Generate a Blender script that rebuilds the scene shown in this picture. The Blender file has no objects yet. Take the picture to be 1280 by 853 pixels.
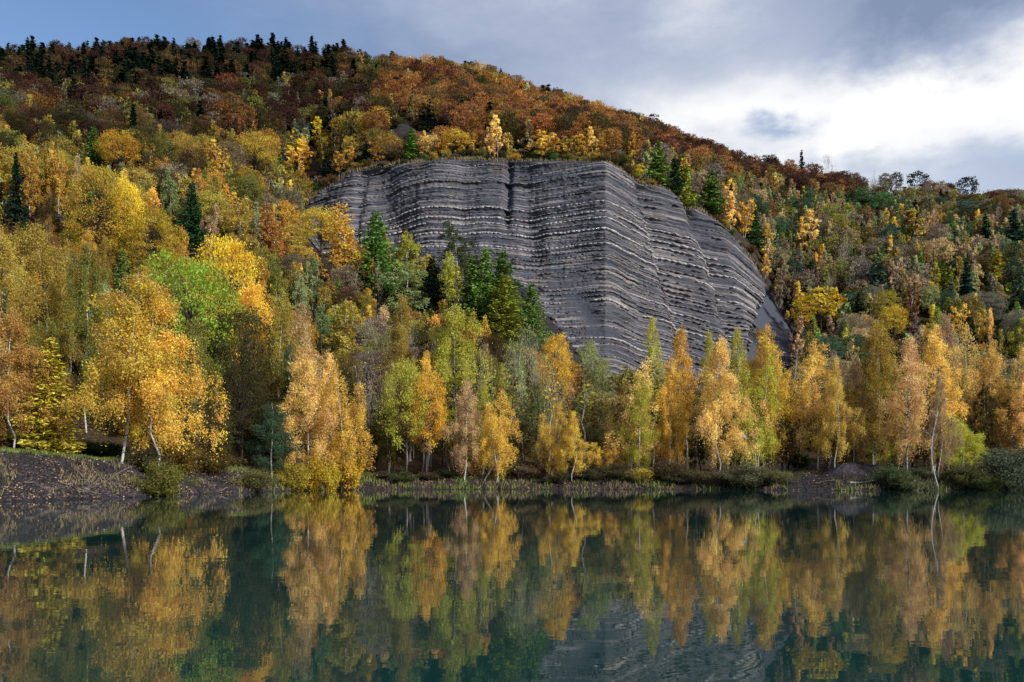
import bpy, math, random
import numpy as np
from mathutils import Vector

S = bpy.context.scene
RNG = np.random.default_rng(7)
R = math.radians

# ------------------------------------------------------------------ camera
FPX, HY, CX, HC = 1108.0, 595.0, 640.0, 2.0        # focal length, horizon, centre (photo pixels), eye height
cam = bpy.data.cameras.new('camera')
cam.sensor_width = 36.0
cam.lens = FPX / 1280 * 36
cam.shift_y = (HY - 426.5) / 1280
cam.clip_start, cam.clip_end = 0.1, 6000
camo = bpy.data.objects.new('camera', cam)
S.collection.objects.link(camo)
camo.location = (0, 0, HC)
camo.rotation_euler = (R(90), 0, 0)
S.camera = camo

# ------------------------------------------------------------------ light
SUN_DIR = Vector((0.78, -0.62, 0.56)).normalized()
SUN_EL = math.asin(SUN_DIR.z)
SUN_ROT = math.atan2(SUN_DIR.x, SUN_DIR.y)
sl = bpy.data.lights.new('sun', 'SUN')
sl.energy = 3.2
sl.angle = R(8.0)
sl.color = (1.0, 0.95, 0.88)
so = bpy.data.objects.new('sun', sl)
S.collection.objects.link(so)
so.rotation_euler = (-SUN_DIR).to_track_quat('-Z', 'Y').to_euler()

S.view_settings.view_transform = 'Standard'
S.view_settings.look = 'None'
S.view_settings.gamma = 1
S.view_settings.exposure = 0.98
S.cycles.max_bounces = 6
S.cycles.diffuse_bounces = 3
S.cycles.glossy_bounces = 2
S.cycles.transmission_bounces = 2
S.cycles.transparent_max_bounces = 4


class NT:
    """small helper to write node trees"""
    def __init__(self, tree):
        self.t = tree
        self.t.nodes.clear()

    def n(self, typ, **kw):
        nd = self.t.nodes.new(typ)
        for k, v in kw.items():
            setattr(nd, k, v)
        return nd

    def l(self, a, b):
        self.t.links.new(a, b)

    def val(self, sock, v):
        if isinstance(v, bpy.types.NodeSocket):
            self.l(v, sock)
        else:
            sock.default_value = v

    def math(self, op, a, b=0.0, c=0.0, clamp=False):
        nd = self.n('ShaderNodeMath', operation=op, use_clamp=clamp)
        self.val(nd.inputs[0], a); self.val(nd.inputs[1], b); self.val(nd.inputs[2], c)
        return nd.outputs[0]

    def mix(self, f, a, b, blend='MIX'):
        nd = self.n('ShaderNodeMix', data_type='RGBA', blend_type=blend)
        self.val(nd.inputs[0], f)
        self.val(nd.inputs[6], a if isinstance(a, bpy.types.NodeSocket) else (*a, 1)[:4])
        self.val(nd.inputs[7], b if isinstance(b, bpy.types.NodeSocket) else (*b, 1)[:4])
        return nd.outputs[2]

    def ramp(self, f, a, b, lo=0.0, hi=1.0, smooth=True):
        nd = self.n('ShaderNodeMapRange', interpolation_type='SMOOTHSTEP' if smooth else 'LINEAR')
        self.val(nd.inputs[0], f)
        nd.inputs[1].default_value = a; nd.inputs[2].default_value = b
        nd.inputs[3].default_value = lo; nd.inputs[4].default_value = hi
        return nd.outputs[0]

    def noise(self, vec, scale, detail=4, rough=0.55, dist=0.0):
        nd = self.n('ShaderNodeTexNoise')
        if vec is not None:
            self.l(vec, nd.inputs['Vector'])
        nd.inputs['Scale'].default_value = scale
        nd.inputs['Detail'].default_value = detail
        nd.inputs['Roughness'].default_value = rough
        nd.inputs['Distortion'].default_value = dist
        return nd.outputs['Fac']

    def mapping(self, vec, scale=(1, 1, 1), loc=(0, 0, 0), rot=(0, 0, 0)):
        nd = self.n('ShaderNodeMapping')
        self.l(vec, nd.inputs[0])
        nd.inputs['Scale'].default_value = scale
        nd.inputs['Location'].default_value = loc
        nd.inputs['Rotation'].default_value = rot
        return nd.outputs[0]


# ------------------------------------------------------------------ world: Nishita sky with procedural clouds
W = bpy.data.worlds.new('World')
S.world = W
W.use_nodes = True
nt = NT(W.node_tree)
sky = nt.n('ShaderNodeTexSky', sky_type='NISHITA', sun_disc=False)
sky.sun_elevation = SUN_EL
sky.sun_rotation = SUN_ROT
sky.altitude = 500
sky.dust_density = 0.6
sky.ozone_density = 3.0
tc = nt.n('ShaderNodeTexCoord')
dirv = tc.outputs['Generated']
sep = nt.n('ShaderNodeSeparateXYZ'); nt.l(dirv, sep.inputs[0])
# clouds laid out over the sky by direction, edges broken up by noise; open blue to the left, bright towards the sun side
cv = nt.mapping(dirv, (1.0, 1.0, 2.0), (0.37, 0.2, 0.12))
n1 = nt.noise(cv, 3.2, 8, 0.58, 0.25)
n2 = nt.noise(nt.mapping(dirv, (1, 1, 1.7), (3.1, 1.3, 0.6)), 5.0, 8, 0.60, 0.15)
n3 = nt.noise(nt.mapping(dirv, (1, 1, 2.6), (1.7, 4.2, 0.9)), 12.0, 6, 0.6, 0.1)
wx = nt.math('ADD', sep.outputs['X'], nt.math('ADD', nt.math('MULTIPLY', nt.math('SUBTRACT', n1, 0.5), 0.34), nt.math('MULTIPLY', nt.math('SUBTRACT', n3, 0.5), 0.05)))
wz = nt.math('ADD', sep.outputs['Z'], nt.math('ADD', nt.math('MULTIPLY', nt.math('SUBTRACT', n2, 0.5), 0.17), nt.math('MULTIPLY', nt.math('SUBTRACT', n3, 0.5), 0.05)))


def blob(x0, z0, rx, rz, amp):
    a_ = nt.math('POWER', nt.math('ABSOLUTE', nt.math('MULTIPLY', nt.math('SUBTRACT', wx, x0), 1 / rx)), 2.0)
    b_ = nt.math('POWER', nt.math('ABSOLUTE', nt.math('MULTIPLY', nt.math('SUBTRACT', wz, z0), 1 / rz)), 2.0)
    return nt.math('MULTIPLY', nt.math('EXPONENT', nt.math('MULTIPLY', nt.math('ADD', a_, b_), -1.0)), amp)


bright = nt.math('ADD', nt.ramp(wx, -0.42, 0.30, 0.16, 0.60), nt.math('ADD', nt.math('MULTIPLY', nt.math('SUBTRACT', n1, 0.5), 0.75), nt.math('ADD', nt.math('MULTIPLY', nt.math('SUBTRACT', n2, 0.5), 0.55), nt.math('MULTIPLY', nt.math('SUBTRACT', n3, 0.5), 0.25))))
for bb in ((0.355, 0.440, 0.09, 0.050, -0.66), (0.16, 0.450, 0.14, 0.05, -0.18), (0.36, 0.345, 0.15, 0.050, 0.55), (0.135, 0.375, 0.09, 0.045, 0.28), (0.49, 0.420, 0.06, 0.08, 0.30), (0.24, 0.40, 0.07, 0.04, 0.15)):
    bright = nt.math('ADD', bright, blob(*bb))
crr = nt.n('ShaderNodeValToRGB'); nt.l(bright, crr.inputs[0])
crr.color_ramp.elements[0].position = 0.0; crr.color_ramp.elements[0].color = (0.13, 0.17, 0.25, 1)
crr.color_ramp.elements[1].position = 0.95; crr.color_ramp.elements[1].color = (0.63, 0.62, 0.605, 1)
e_ = crr.color_ramp.elements.new(0.36); e_.color = (0.235, 0.27, 0.355, 1)
e_ = crr.color_ramp.elements.new(0.62); e_.color = (0.37, 0.395, 0.445, 1)
ccol = crr.outputs[0]
mask = nt.math('SUBTRACT', nt.ramp(wx, -0.35, -0.02, 0.0, 0.97), blob(0.48, 0.300, 0.13, 0.042, 0.45), clamp=True)
mask = nt.math('SUBTRACT', mask, blob(0.245, 0.355, 0.035, 0.016, 0.7), clamp=True)
bsky = nt.n('ShaderNodeBackground'); nt.l(sky.outputs[0], bsky.inputs[0]); bsky.inputs[1].default_value = 0.080
bcl = nt.n('ShaderNodeBackground'); nt.l(ccol, bcl.inputs[0]); bcl.inputs[1].default_value = 0.92
ms = nt.n('ShaderNodeMixShader')
nt.l(mask, ms.inputs[0]); nt.l(bsky.outputs[0], ms.inputs[1]); nt.l(bcl.outputs[0], ms.inputs[2])
wo = nt.n('ShaderNodeOutputWorld'); nt.l(ms.outputs[0], wo.inputs[0])


# ------------------------------------------------------------------ helpers
def lin(a, b, t): return a + (b - a) * t


def vnoise(x, y, seed=0):
    """smooth 2-D value noise, 0..1"""
    x = np.asarray(x, float); y = np.asarray(y, float)
    xi = np.floor(x).astype(np.int64); yi = np.floor(y).astype(np.int64)
    xf = x - xi; yf = y - yi
    xf = xf * xf * (3 - 2 * xf); yf = yf * yf * (3 - 2 * yf)

    def h(a, b):
        n = (a * 374761393 + b * 668265263 + seed * 1442695041) & 0x7fffffff
        n = ((n ^ (n >> 13)) * 1274126177) & 0x7fffffff
        n = ((n ^ (n >> 15)) * 668265263) & 0x7fffffff
        return ((n ^ (n >> 16)) & 0xffff) / 65535.0
    return lin(lin(h(xi, yi), h(xi + 1, yi), xf), lin(h(xi, yi + 1), h(xi + 1, yi + 1), xf), yf)


def fbm(x, y, octs=4, seed=0, gain=0.5):
    s = 0; a = 1; t = 0
    for o in range(octs):
        s = s + a * vnoise(np.asarray(x) * 2 ** o, np.asarray(y) * 2 ** o, seed + o * 17); t += a; a *= gain
    return s / t


def mesh_np(name, V, F, mats, attrs=None, mat_idx=None, smooth=False):
    """mesh from numpy arrays; F is (n,3) or (n,4)"""
    V = np.asarray(V, np.float32); F = np.asarray(F, np.int32)
    me = bpy.data.meshes.new(name)
    k = F.shape[1]
    me.vertices.add(len(V)); me.loops.add(F.size); me.polygons.add(len(F))
    me.vertices.foreach_set('co', V.ravel())
    me.loops.foreach_set('vertex_index', F.ravel())
    me.polygons.foreach_set('loop_start', np.arange(0, F.size, k, dtype=np.int32))
    me.polygons.foreach_set('loop_total', np.full(len(F), k, np.int32))
    for m in mats: me.materials.append(m)
    if mat_idx is not None:
        me.polygons.foreach_set('material_index', np.asarray(mat_idx, np.int32))
    for nm, (dom, typ, arr) in (attrs or {}).items():
        a = me.attributes.new(nm, typ, dom)
        if typ == 'FLOAT': a.data.foreach_set('value', np.asarray(arr, np.float32).ravel())
        elif typ == 'INT': a.data.foreach_set('value', np.asarray(arr, np.int32).ravel())
        elif typ == 'FLOAT_VECTOR': a.data.foreach_set('vector', np.asarray(arr, np.float32).ravel())
        else: a.data.foreach_set('color', np.asarray(arr, np.float32).ravel())
    if smooth:
        me.polygons.foreach_set('use_smooth', np.ones(len(F), bool))
    me.update(calc_edges=True)
    return me


def link(name, data, parent=None, **props):
    o = bpy.data.objects.new(name, data)
    S.collection.objects.link(o)
    if parent is not None: o.parent = parent
    for k, v in props.items(): o[k] = v
    return o


def grid_faces(nr, nc):
    i = np.arange(nr - 1)[:, None] * nc + np.arange(nc - 1)[None, :]
    i = i.ravel()
    return np.stack([i, i + 1, i + nc + 1, i + nc], 1)


# ------------------------------------------------------------------ materials
def mat(name):
    m = bpy.data.materials.new(name); m.use_nodes = True
    return m, NT(m.node_tree)


def leaf_material(name, transl=0.48, needle=False):
    m, n = mat(name)
    at = n.n('ShaderNodeAttribute', attribute_type='INSTANCER', attribute_name='color')
    lv = n.n('ShaderNodeAttribute', attribute_type='GEOMETRY', attribute_name='leaf')
    cl = n.n('ShaderNodeAttribute', attribute_type='GEOMETRY', attribute_name='clump')
    hs = n.n('ShaderNodeHueSaturation')
    n.l(n.ramp(cl.outputs['Fac'], 0, 1, 0.490, 0.530, False), hs.inputs['Hue'])
    n.l(n.ramp(lv.outputs['Fac'], 0, 1, 1.08, 0.86, False), hs.inputs['Saturation'])
    v = n.math('MULTIPLY', n.ramp(lv.outputs['Fac'], 0, 1, 0.70, 1.28, False), n.ramp(cl.outputs['Fac'], 0, 1, 0.75, 1.2, False))
    n.l(v, hs.inputs['Value'])
    n.l(at.outputs['Color'], hs.inputs['Color'])
    col = hs.outputs[0]
    d = n.n('ShaderNodeBsdfDiffuse'); n.l(col, d.inputs[0])
    t = n.n('ShaderNodeBsdfTranslucent'); n.l(col, t.inputs[0])
    mx = n.n('ShaderNodeMixShader'); mx.inputs[0].default_value = transl
    n.l(d.outputs[0], mx.inputs[1]); n.l(t.outputs[0], mx.inputs[2])
    o = n.n('ShaderNodeOutputMaterial'); n.l(mx.outputs[0], o.inputs[0])
    return m


def simple_mat(name, c1, c2, scale=4, rough=0.9, stretch=(1, 1, 1), bump=0.0, thr=(0.35, 0.65)):
    m, n = mat(name)
    tcn = n.n('ShaderNodeTexCoord')
    f = n.noise(n.mapping(tcn.outputs['Object'], stretch), scale, 5, 0.6)
    col = n.mix(n.ramp(f, *thr), c1, c2)
    p = n.n('ShaderNodeBsdfPrincipled'); n.l(col, p.inputs['Base Color'])
    p.inputs['Roughness'].default_value = rough
    p.inputs['Specular IOR Level'].default_value = 0.2
    if bump:
        b = n.n('ShaderNodeBump'); b.inputs['Strength'].default_value = bump; b.inputs['Distance'].default_value = 0.2
        n.l(f, b.inputs['Height']); n.l(b.outputs[0], p.inputs['Normal'])
    o = n.n('ShaderNodeOutputMaterial'); n.l(p.outputs[0], o.inputs[0])
    return m


M_LEAF = leaf_material('autumn_leaves')
M_NEEDLE = leaf_material('conifer_needles', 0.12)
M_BIRCH = simple_mat('birch_bark', (0.045, 0.04, 0.04), (0.42, 0.41, 0.41), 3.0, 0.8, (0.6, 0.6, 2.2), thr=(0.38, 0.46))
M_BARK = simple_mat('dark_bark', (0.022, 0.017, 0.014), (0.07, 0.055, 0.045), 3, 0.95, (2, 2, 0.6))
M_GREY = simple_mat('grey_bark', (0.16, 0.14, 0.14), (0.36, 0.33, 0.32), 3, 0.95, (2, 2, 0.6))


# ------------------------------------------------------------------ terrain profile
# per column (photo x): shoreline, bank top, flat end, lower slope, cliff base, cliff top, middle slope, ridge as (distance, height)
def hz(py, Y): return HC + (HY - py) / FPX * Y


def gp(py, Y): return (Y, hz(py, Y))


COLS = {
 -560: [(56, 0), (64, 4.6), (84, 6), (140, 30), (185, 58), (230, 86), (330, 142), (430, 200)],
    0: [(67, 0), (77, 3.9), (95, 5), (140, 26), (185, 55), (230, 84), (330, 140), (430, 200)],
  150: [(80, 0), (91, 3.4), (108, 4.6), (145, 22), (188, 51), (230, 80), (330, 138), (430, 201)],
  300: [(104, 0), (112, 2.6), (125, 3.6), (160, 20), (210, 56), (252, 88), (340, 141), (430, 202)],
  370: [(118, 0), (124, 2.2), (135, 3.2), (180, 24), (262, 74), gp(270, 285), (350, 134), (432, 203)],
  405: [(123, 0), (129, 1.9), (138, 3), (188, 26), gp(318, 256), gp(238, 283), (345, 134), (434, 203)],
  385: [(120, 0), (126, 2.1), (136, 3.1), (183, 25), gp(294, 262), gp(250, 284), (348, 133), (433, 203)],
  440: [(127, 0), (133, 1.8), (142, 3), (195, 28), gp(335, 249), gp(214, 280), (342, 137), (435, 203)],
  500: [(129, 0), (135, 1.7), (146, 3), (195, 26), gp(350, 241), gp(205, 277), (340, 138), (440, 201.5)],
  560: [(130, 0), (136, 1.7), (150, 3), (192, 25), gp(352, 237), gp(200, 273), (340, 137), (440, 199)],
  600: [(130, 0), (136, 1.7), (152, 3), (188, 23), gp(345, 237), gp(200, 272), (340, 135), (440, 194)],
  640: [(130, 0), (136, 1.6), (155, 3), (186, 20), gp(342, 238), gp(201, 272), (340, 132), (440, 189)],
  700: [(130, 0), (136, 1.6), (158, 3), (184, 15), gp(406, 228), gp(202, 268), (340, 131), (440, 182)],
  740: [(130, 0), (136, 1.7), (160, 3), (182, 12), gp(462, 219), gp(202, 264), (336, 127), (440, 177)],
  757: [(130, 0), (136, 1.7), (160, 3), (182, 11), gp(492, 215), gp(202, 262), (335, 126), (440, 175)],
  780: [(130, 0), (136, 1.7), (161, 3), (184, 11), gp(497, 221), gp(214, 267), (338, 124), (440, 171)],
  800: [(130, 0), (136, 1.7), (162, 3), (186, 11), gp(500, 226), gp(229, 272), (340, 122), (440, 168)],
  828: [(130, 0), (136, 1.7), (163, 3), (189, 11), gp(500, 230), gp(234, 279), (342, 120), (442, 166)],
  842: [(130, 0), (136, 1.7), (164, 3), (191, 11), gp(500, 233), gp(243, 282), (344, 118), (444, 164)],
  850: [(130, 0), (136, 1.7), (165, 3), (192, 11), gp(500, 234), gp(259, 284), (345, 117), (445, 163)],
  876: [(129.5, 0), (135.5, 1.7), (166, 3.1), (195, 11.5), gp(498, 238), gp(262, 290), (347, 116), (448, 161)],
  900: [(129, 0), (135, 1.7), (168, 3.2), (198, 12), gp(495, 241), gp(282, 295), (350, 114), (450, 159)],
  940: [(127, 0), (134, 1.8), (170, 3.4), (203, 13), gp(485, 247), gp(325, 300), (355, 108), (455, 156)],
  965: [(124, 0), (133, 2), (170, 3.6), (205, 14), gp(470, 253), gp(370, 298), (355, 98), (458, 155)],
  990: [(121, 0), (134, 2.3), (170, 4), (205, 15), gp(455, 259), gp(418, 288), (355, 92), (460, 154)],
 1030: [(118, 0), (138, 2.8), (168, 4.4), (200, 15), (245, 38), (287, 55), (358, 94), (462, 152)],
 1100: [(121, 0), (131, 2.4), (165, 4.4), (192, 11), (235, 32), (285, 58), (360, 95), (465, 149)],
 1150: [(123, 0), (129, 2.2), (162, 4), (190, 10), (233, 31), (285, 59), (364, 96), (468, 147)],
 1280: [(125, 0), (130, 1.8), (160, 3.5), (186, 9), (230, 30), (285, 60), (370, 98), (475, 144)],
 1840: [(125, 0), (130, 1.8), (160, 3.5), (186, 9), (230, 30), (285, 60), (370, 98), (480, 140)],
}
kx = np.array(sorted(COLS)); kv = np.array([COLS[k] for k in kx])       # (n,8,2)
gx = np.arange(-560, 1842, 4.0)
RY = np.stack([np.interp(gx, kx, kv[:, i, 0]) for i in range(8)], 1)
RH = np.stack([np.interp(gx, kx, kv[:, i, 1]) for i in range(8)], 1)
RH[:, 7] += (fbm(gx / 45.0, gx * 0, 3, 5) - 0.5) * 7
RY[:, 0] += (fbm(gx / 30.0, gx * 0, 3, 9) - 0.5) * 3.0
RY[:, 1] += (fbm(gx / 22.0, gx * 0, 3, 11) - 0.5) * 2.5


def column(px):
    """profile nodes for photo columns px -> (n, rows) Y and h, with the lake bed in front and the far side behind"""
    px = np.atleast_1d(px)
    Y = np.stack([np.interp(px, gx, RY[:, i]) for i in range(8)], 1)
    H = np.stack([np.interp(px, gx, RH[:, i]) for i in range(8)], 1)
    Y = np.concatenate([Y[:, :1] - 42, Y[:, :1] - 10, Y, Y[:, -1:] + 90, Y[:, -1:] + 420], 1)
    H = np.concatenate([H[:, :1] * 0 - 5, H[:, :1] * 0 - 1.6, H, H[:, -1:] - 28, H[:, -1:] - 150], 1)
    return Y, H


def in_cliff(px, Y, pad=0.0):
    px = np.asarray(px, float)
    y5 = np.interp(px, gx, RY[:, 4]); y6 = np.interp(px, gx, RY[:, 5])
    return (px > 372) & (px < 992) & (Y > y5 - pad) & (Y < y6 + pad)


def ground(px, Y):
    px = np.atleast_1d(np.asarray(px, float)); Y = np.atleast_1d(np.asarray(Y, float))
    out = np.empty(len(px))
    CY, CH = column(px)
    # row-wise piecewise linear interpolation, vectorised
    idx = (Y[:, None] >= CY).sum(1) - 1
    idx = np.clip(idx, 0, CY.shape[1] - 2)
    r = np.arange(len(px))
    t = np.clip((Y - CY[r, idx]) / (CY[r, idx + 1] - CY[r, idx]), 0, 1)
    h = CH[r, idx] + (CH[r, idx + 1] - CH[r, idx]) * t
    X = (px - CX) / FPX * Y
    shore = np.interp(px, gx, RY[:, 0])
    rough = np.clip((Y - shore) / 12.0, 0.12, 1)
    cl = in_cliff(px, Y, 6)
    amp = np.where(cl, 0.0, 1.0)
    up = np.clip((Y - shore - 40) / 60, 0, 1)
    h = h + amp * rough * ((fbm(X / 5, Y / 5, 3, 3) - 0.5) * 1.0 + up * (fbm(X / 22, Y / 22, 3, 4) - 0.5) * 9.0 * np.clip((RYint(px, 7) - Y) / 60, 0.15, 1))
    return h


def RYint(px, i): return np.interp(px, gx, RY[:, i])


def ground1(px, Y): return float(ground([px], [Y])[0])


# terrain sheet: fan of columns, rows denser near the bank
tpx = np.concatenate([np.arange(-560, -40, 16), np.arange(-40, 1320, 4), np.arange(1320, 1841, 16)]).astype(float)
ts = np.concatenate([np.linspace(0, 1, 6)[:-1], np.linspace(1, 2, 6)[:-1], np.linspace(2, 3, 26)[:-1], np.linspace(3, 4, 16)[:-1],
                     np.linspace(4, 5, 12)[:-1], np.linspace(5, 6, 14)[:-1], np.linspace(6, 7, 6)[:-1],
                     np.linspace(7, 8, 22)[:-1], np.linspace(8, 9, 28)[:-1], np.linspace(9, 11, 10)])
CY, CH = column(tpx)
TY = np.stack([np.interp(ts, np.arange(12), CY[i]) for i in range(len(tpx))], 0)     # (cols, rows)
PXg = np.repeat(tpx[:, None], len(ts), 1)
TH = ground(PXg.ravel(), TY.ravel()).reshape(TY.shape)
# the terrain passes a little behind the rock face that is laid over it
cl = in_cliff(PXg, TY, 1.5)
TX = (PXg - CX) / FPX * TY
TYo = TY + np.where(in_cliff(PXg, TY, -2.5), 8.0, np.where(cl, 4.0, 0.0))
V = np.stack([TX, TYo, TH], 2).reshape(-1, 3)
# masks: bare shale (banks, path, scree, scarp above the cliff)
sh = np.zeros(TY.shape)
shore = RYint(tpx, 0)[:, None]; bank = RYint(tpx, 1)[:, None]
nz = fbm(TX / 6, TY / 6, 3, 21)
sh = np.where(TY < bank + 0.5 + (nz - .5) * 3, 1.0, 0.0) * np.where(PXg < 340, 1.0, np.where((PXg > 985) & (PXg < 1130), 0.95, 0.55))
path = np.exp(-((PXg - (1015 - (TY - 118) * 0.5)) / 20.0) ** 2) * (TY < 240)
sh = np.maximum(sh, path)
y4 = RYint(tpx, 3)[:, None]; y5 = RYint(tpx, 4)[:, None]; y6 = RYint(tpx, 5)[:, None]
tal = ((PXg > 575) & (PXg < 1000) & (TY > y4) & (TY < y6 + 2)) * 1.0
sh = np.maximum(sh, tal)
sca = np.exp(-((PXg - 530) / 55.0) ** 2) * ((TY > 288) & (TY < 328))
sh = np.maximum(sh, np.clip(sca * 1.6, 0, 1))
sh = np.maximum(sh, ((PXg > 366) & (PXg < 998) & (TY > y5 - 8) & (TY < y6 + 9)) * 0.9)
gr = np.exp(-((TY - bank - 2.2) / 1.9) ** 2) * np.clip(fbm(TX / 3, TY / 3, 2, 31) * 2.2 - 0.3, 0, 1)
M_GROUND, n = mat('forest_floor')
a1 = n.n('ShaderNodeAttribute', attribute_name='shale'); a2 = n.n('ShaderNodeAttribute', attribute_name='grass')
tcn = n.n('ShaderNodeTexCoord')
nf = n.noise(tcn.outputs['Object'], 2.5, 6, 0.7)
nb = n.noise(tcn.outputs['Object'], 0.35, 4, 0.6)
litter = n.mix(n.ramp(nf, 0.35, 0.7), (0.020, 0.015, 0.010), (0.075, 0.048, 0.024))
shale = n.mix(n.ramp(nf, 0.38, 0.66), (0.011, 0.010, 0.012), (0.040, 0.035, 0.038))
shale = n.mix(n.ramp(nb, 0.45, 0.7, 0, 0.5), shale, (0.06, 0.05, 0.052))
grass = n.mix(nf, (0.05, 0.065, 0.015), (0.13, 0.12, 0.03))
c = n.mix(a1.outputs['Fac'], litter, shale)
c = n.mix(n.math('MULTIPLY', a2.outputs['Fac'], 0.85), c, grass)
p = n.n('ShaderNodeBsdfPrincipled'); n.l(c, p.inputs['Base Color']); p.inputs['Roughness'].default_value = 0.95
p.inputs['Specular IOR Level'].default_value = 0.1
b = n.n('ShaderNodeBump'); b.inputs['Strength'].default_value = 0.9; b.inputs['Distance'].default_value = 0.35
n.l(n.noise(tcn.outputs['Object'], 1.6, 7, 0.7), b.inputs['Height']); n.l(b.outputs[0], p.inputs['Normal'])
o = n.n('ShaderNodeOutputMaterial'); n.l(p.outputs[0], o.inputs[0])
F = grid_faces(len(tpx), len(ts))[:, ::-1]
me = mesh_np('hillside', V, F, [M_GROUND], {'shale': ('POINT', 'FLOAT', sh), 'grass': ('POINT', 'FLOAT', gr)}, smooth=True)
link('hillside', me, kind='structure')

# near shore behind the camera
M_NEAR = simple_mat('shore_earth', (0.03, 0.03, 0.035), (0.09, 0.085, 0.08), 1.2, 0.95, bump=0.5)
xs = np.linspace(-900, 900, 46); ys = np.array([-900, -400, -150, -60, -30, -14, -7, -3.0, 0.5, 4.0])
hs_ = np.array([40, 20, 8, 3.5, 2.2, 1.2, 0.7, 0.25, -0.25, -1.5])
XX, YY = np.meshgrid(xs, ys, indexing='ij')
HH = np.repeat(hs_[None], len(xs), 0) + (fbm(XX / 30, YY / 30, 3, 2) - .5) * np.clip(-YY / 20, 0.1, 3)
me = mesh_np('near_shore', np.stack([XX, YY, HH], 2).reshape(-1, 3), grid_faces(len(xs), len(ys))[:, ::-1], [M_NEAR], smooth=True)
link('near_shore', me, kind='structure')

# ------------------------------------------------------------------ water
M_WATER, n = mat('lake_water')
geo = n.n('ShaderNodeNewGeometry')
rip = n.noise(n.mapping(geo.outputs['Position'], (0.55, 1.0, 1)), 1.1, 3, 0.5)
rip2 = n.noise(n.mapping(geo.outputs['Position'], (0.10, 0.16, 1)), 0.8, 2, 0.5)
hgt = n.math('ADD', n.math('MULTIPLY', rip, 0.35), n.math('MULTIPLY', rip2, 0.5))
b = n.n('ShaderNodeBump'); b.inputs['Strength'].default_value = 0.055; b.inputs['Distance'].default_value = 0.12
n.l(hgt, b.inputs['Height'])
p = n.n('ShaderNodeBsdfPrincipled')
p.inputs['Base Color'].default_value = (0.006, 0.028, 0.027, 1)
p.inputs['Roughness'].default_value = 0.015
p.inputs['IOR'].default_value = 1.37
n.l(b.outputs[0], p.inputs['Normal'])
o = n.n('ShaderNodeOutputMaterial'); n.l(p.outputs[0], o.inputs[0])
me = mesh_np('lake_water', [(-900, -4, 0), (900, -4, 0), (900, 190, 0), (-900, 190, 0)], [(0, 1, 2, 3)], [M_WATER])
link('lake_water', me, kind='structure')


# ------------------------------------------------------------------ rock face with its beds
def dip(X):
    return (0.13 * np.maximum(0, -24 - X) + 0.19 * np.maximum(0, X - 26) + 0.0022 * np.maximum(0, X - 40) ** 2
            + 1.0 * np.sin(X / 11.0 + 0.6) * 0.6 + 0.35 * np.sin(X / 4.3))


NCU, NCV = 900, 380
cpx = np.linspace(373, 991, NCU)
vv = np.linspace(-0.05, 1.0, NCV)
Y5, H5 = RYint(cpx, 4), np.interp(cpx, gx, RH[:, 4])
Y6, H6 = RYint(cpx, 5), np.interp(cpx, gx, RH[:, 5])
PXc = np.repeat(cpx[:, None], NCV, 1); VV = np.repeat(vv[None], NCU, 0)
# steeper at the top, easing at the foot
Hc = H5[:, None] + (H6 - H5)[:, None] * VV
tY = np.clip(VV, -0.2, 1.0)
tY = tY * 0.72 + 0.28 * np.sign(tY) * np.abs(tY) ** 0.55 * np.where(tY < 0, 0.5, 1)
Yc = Y5[:, None] + (Y6 - Y5)[:, None] * tY
Xc = (PXc - CX) / FPX * Yc
q = Hc + dip(Xc)                                      # bed coordinate: constant along one bed
# outward direction per column (horizontal), from the plan curve
ym = (Y5 + Y6) / 2; xm = (cpx - CX) / FPX * ym
k = 25
tx = np.gradient(np.convolve(np.pad(xm, k, 'edge'), np.ones(2 * k + 1) / (2 * k + 1), 'valid'))
ty = np.gradient(np.convolve(np.pad(ym, k, 'edge'), np.ones(2 * k + 1) / (2 * k + 1), 'valid'))
ln = np.hypot(tx, ty); nx, ny = ty / ln, -tx / ln
s_arc = np.cumsum(ln)
SA = np.repeat(s_arc[:, None], NCV, 1)
edge = np.minimum(np.clip((PXc - 373) / 30, 0, 1), np.clip((991 - PXc) / 30, 0, 1)) * np.clip((1 - VV) / 0.03, 0.15, 1)


def gully(cx_top, cx_bot, width, depth, v0=0.0, v1=1.0):
    c0 = cx_bot + (cx_top - cx_bot) * VV
    return -depth * np.exp(-((PXc - c0) / width) ** 2) * np.clip((VV - v0) / 0.15, 0, 1) * np.clip((v1 + 0.15 - VV) / 0.15, 0, 1)


D = (fbm(SA / 14, Hc / 40, 3, 41) - 0.5) * 2.6
D += (fbm(SA / 3.2, Hc / 14, 3, 42) - 0.5) * 0.9
D *= 1 - .85 * np.exp(-((PXc - 742) / 34) ** 4)
D += gully(636, 630, 4, 2.2, 0.35, 1.0) + gully(648, 668, 16, 1.4, 0.2)
# right side: sharp ribs and gullies running down to the right (crest and trough lines by photo column at the top and at the foot)
ribs = [(690, 690, 0.0), (757, 769, 0.9), (792, 858, -0.6), (801, 876, -3.4), (812, 892, -1.6), (842, 916, 2.6), (850, 925, 1.6), (858, 934, -3.6), (872, 944, -1.4), (893, 955, 1.6), (930, 972, 0.2), (991, 991, 0.0)]
for jv in range(NCV):
    v_ = float(np.clip(vv[jv], 0, 1)); wig = (fbm(np.array([v_ * 5.0]), np.array([3.3]), 3, 8)[0] - .5) * 9
    xp = [b_ + (a_ - b_) * v_ + (wig if 760 < a_ < 940 else 0) for a_, b_, _ in ribs]
    D[:, jv] += np.interp(cpx, xp, [d_ for _, _, d_ in ribs]) * (0.75 + .65 * v_)
D += gully(470, 500, 22, 2.5) - gully(545, 545, 30, 1.5) + gully(590, 560, 18, 1.2) + gully(452, 440, 6, 1.2)
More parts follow.
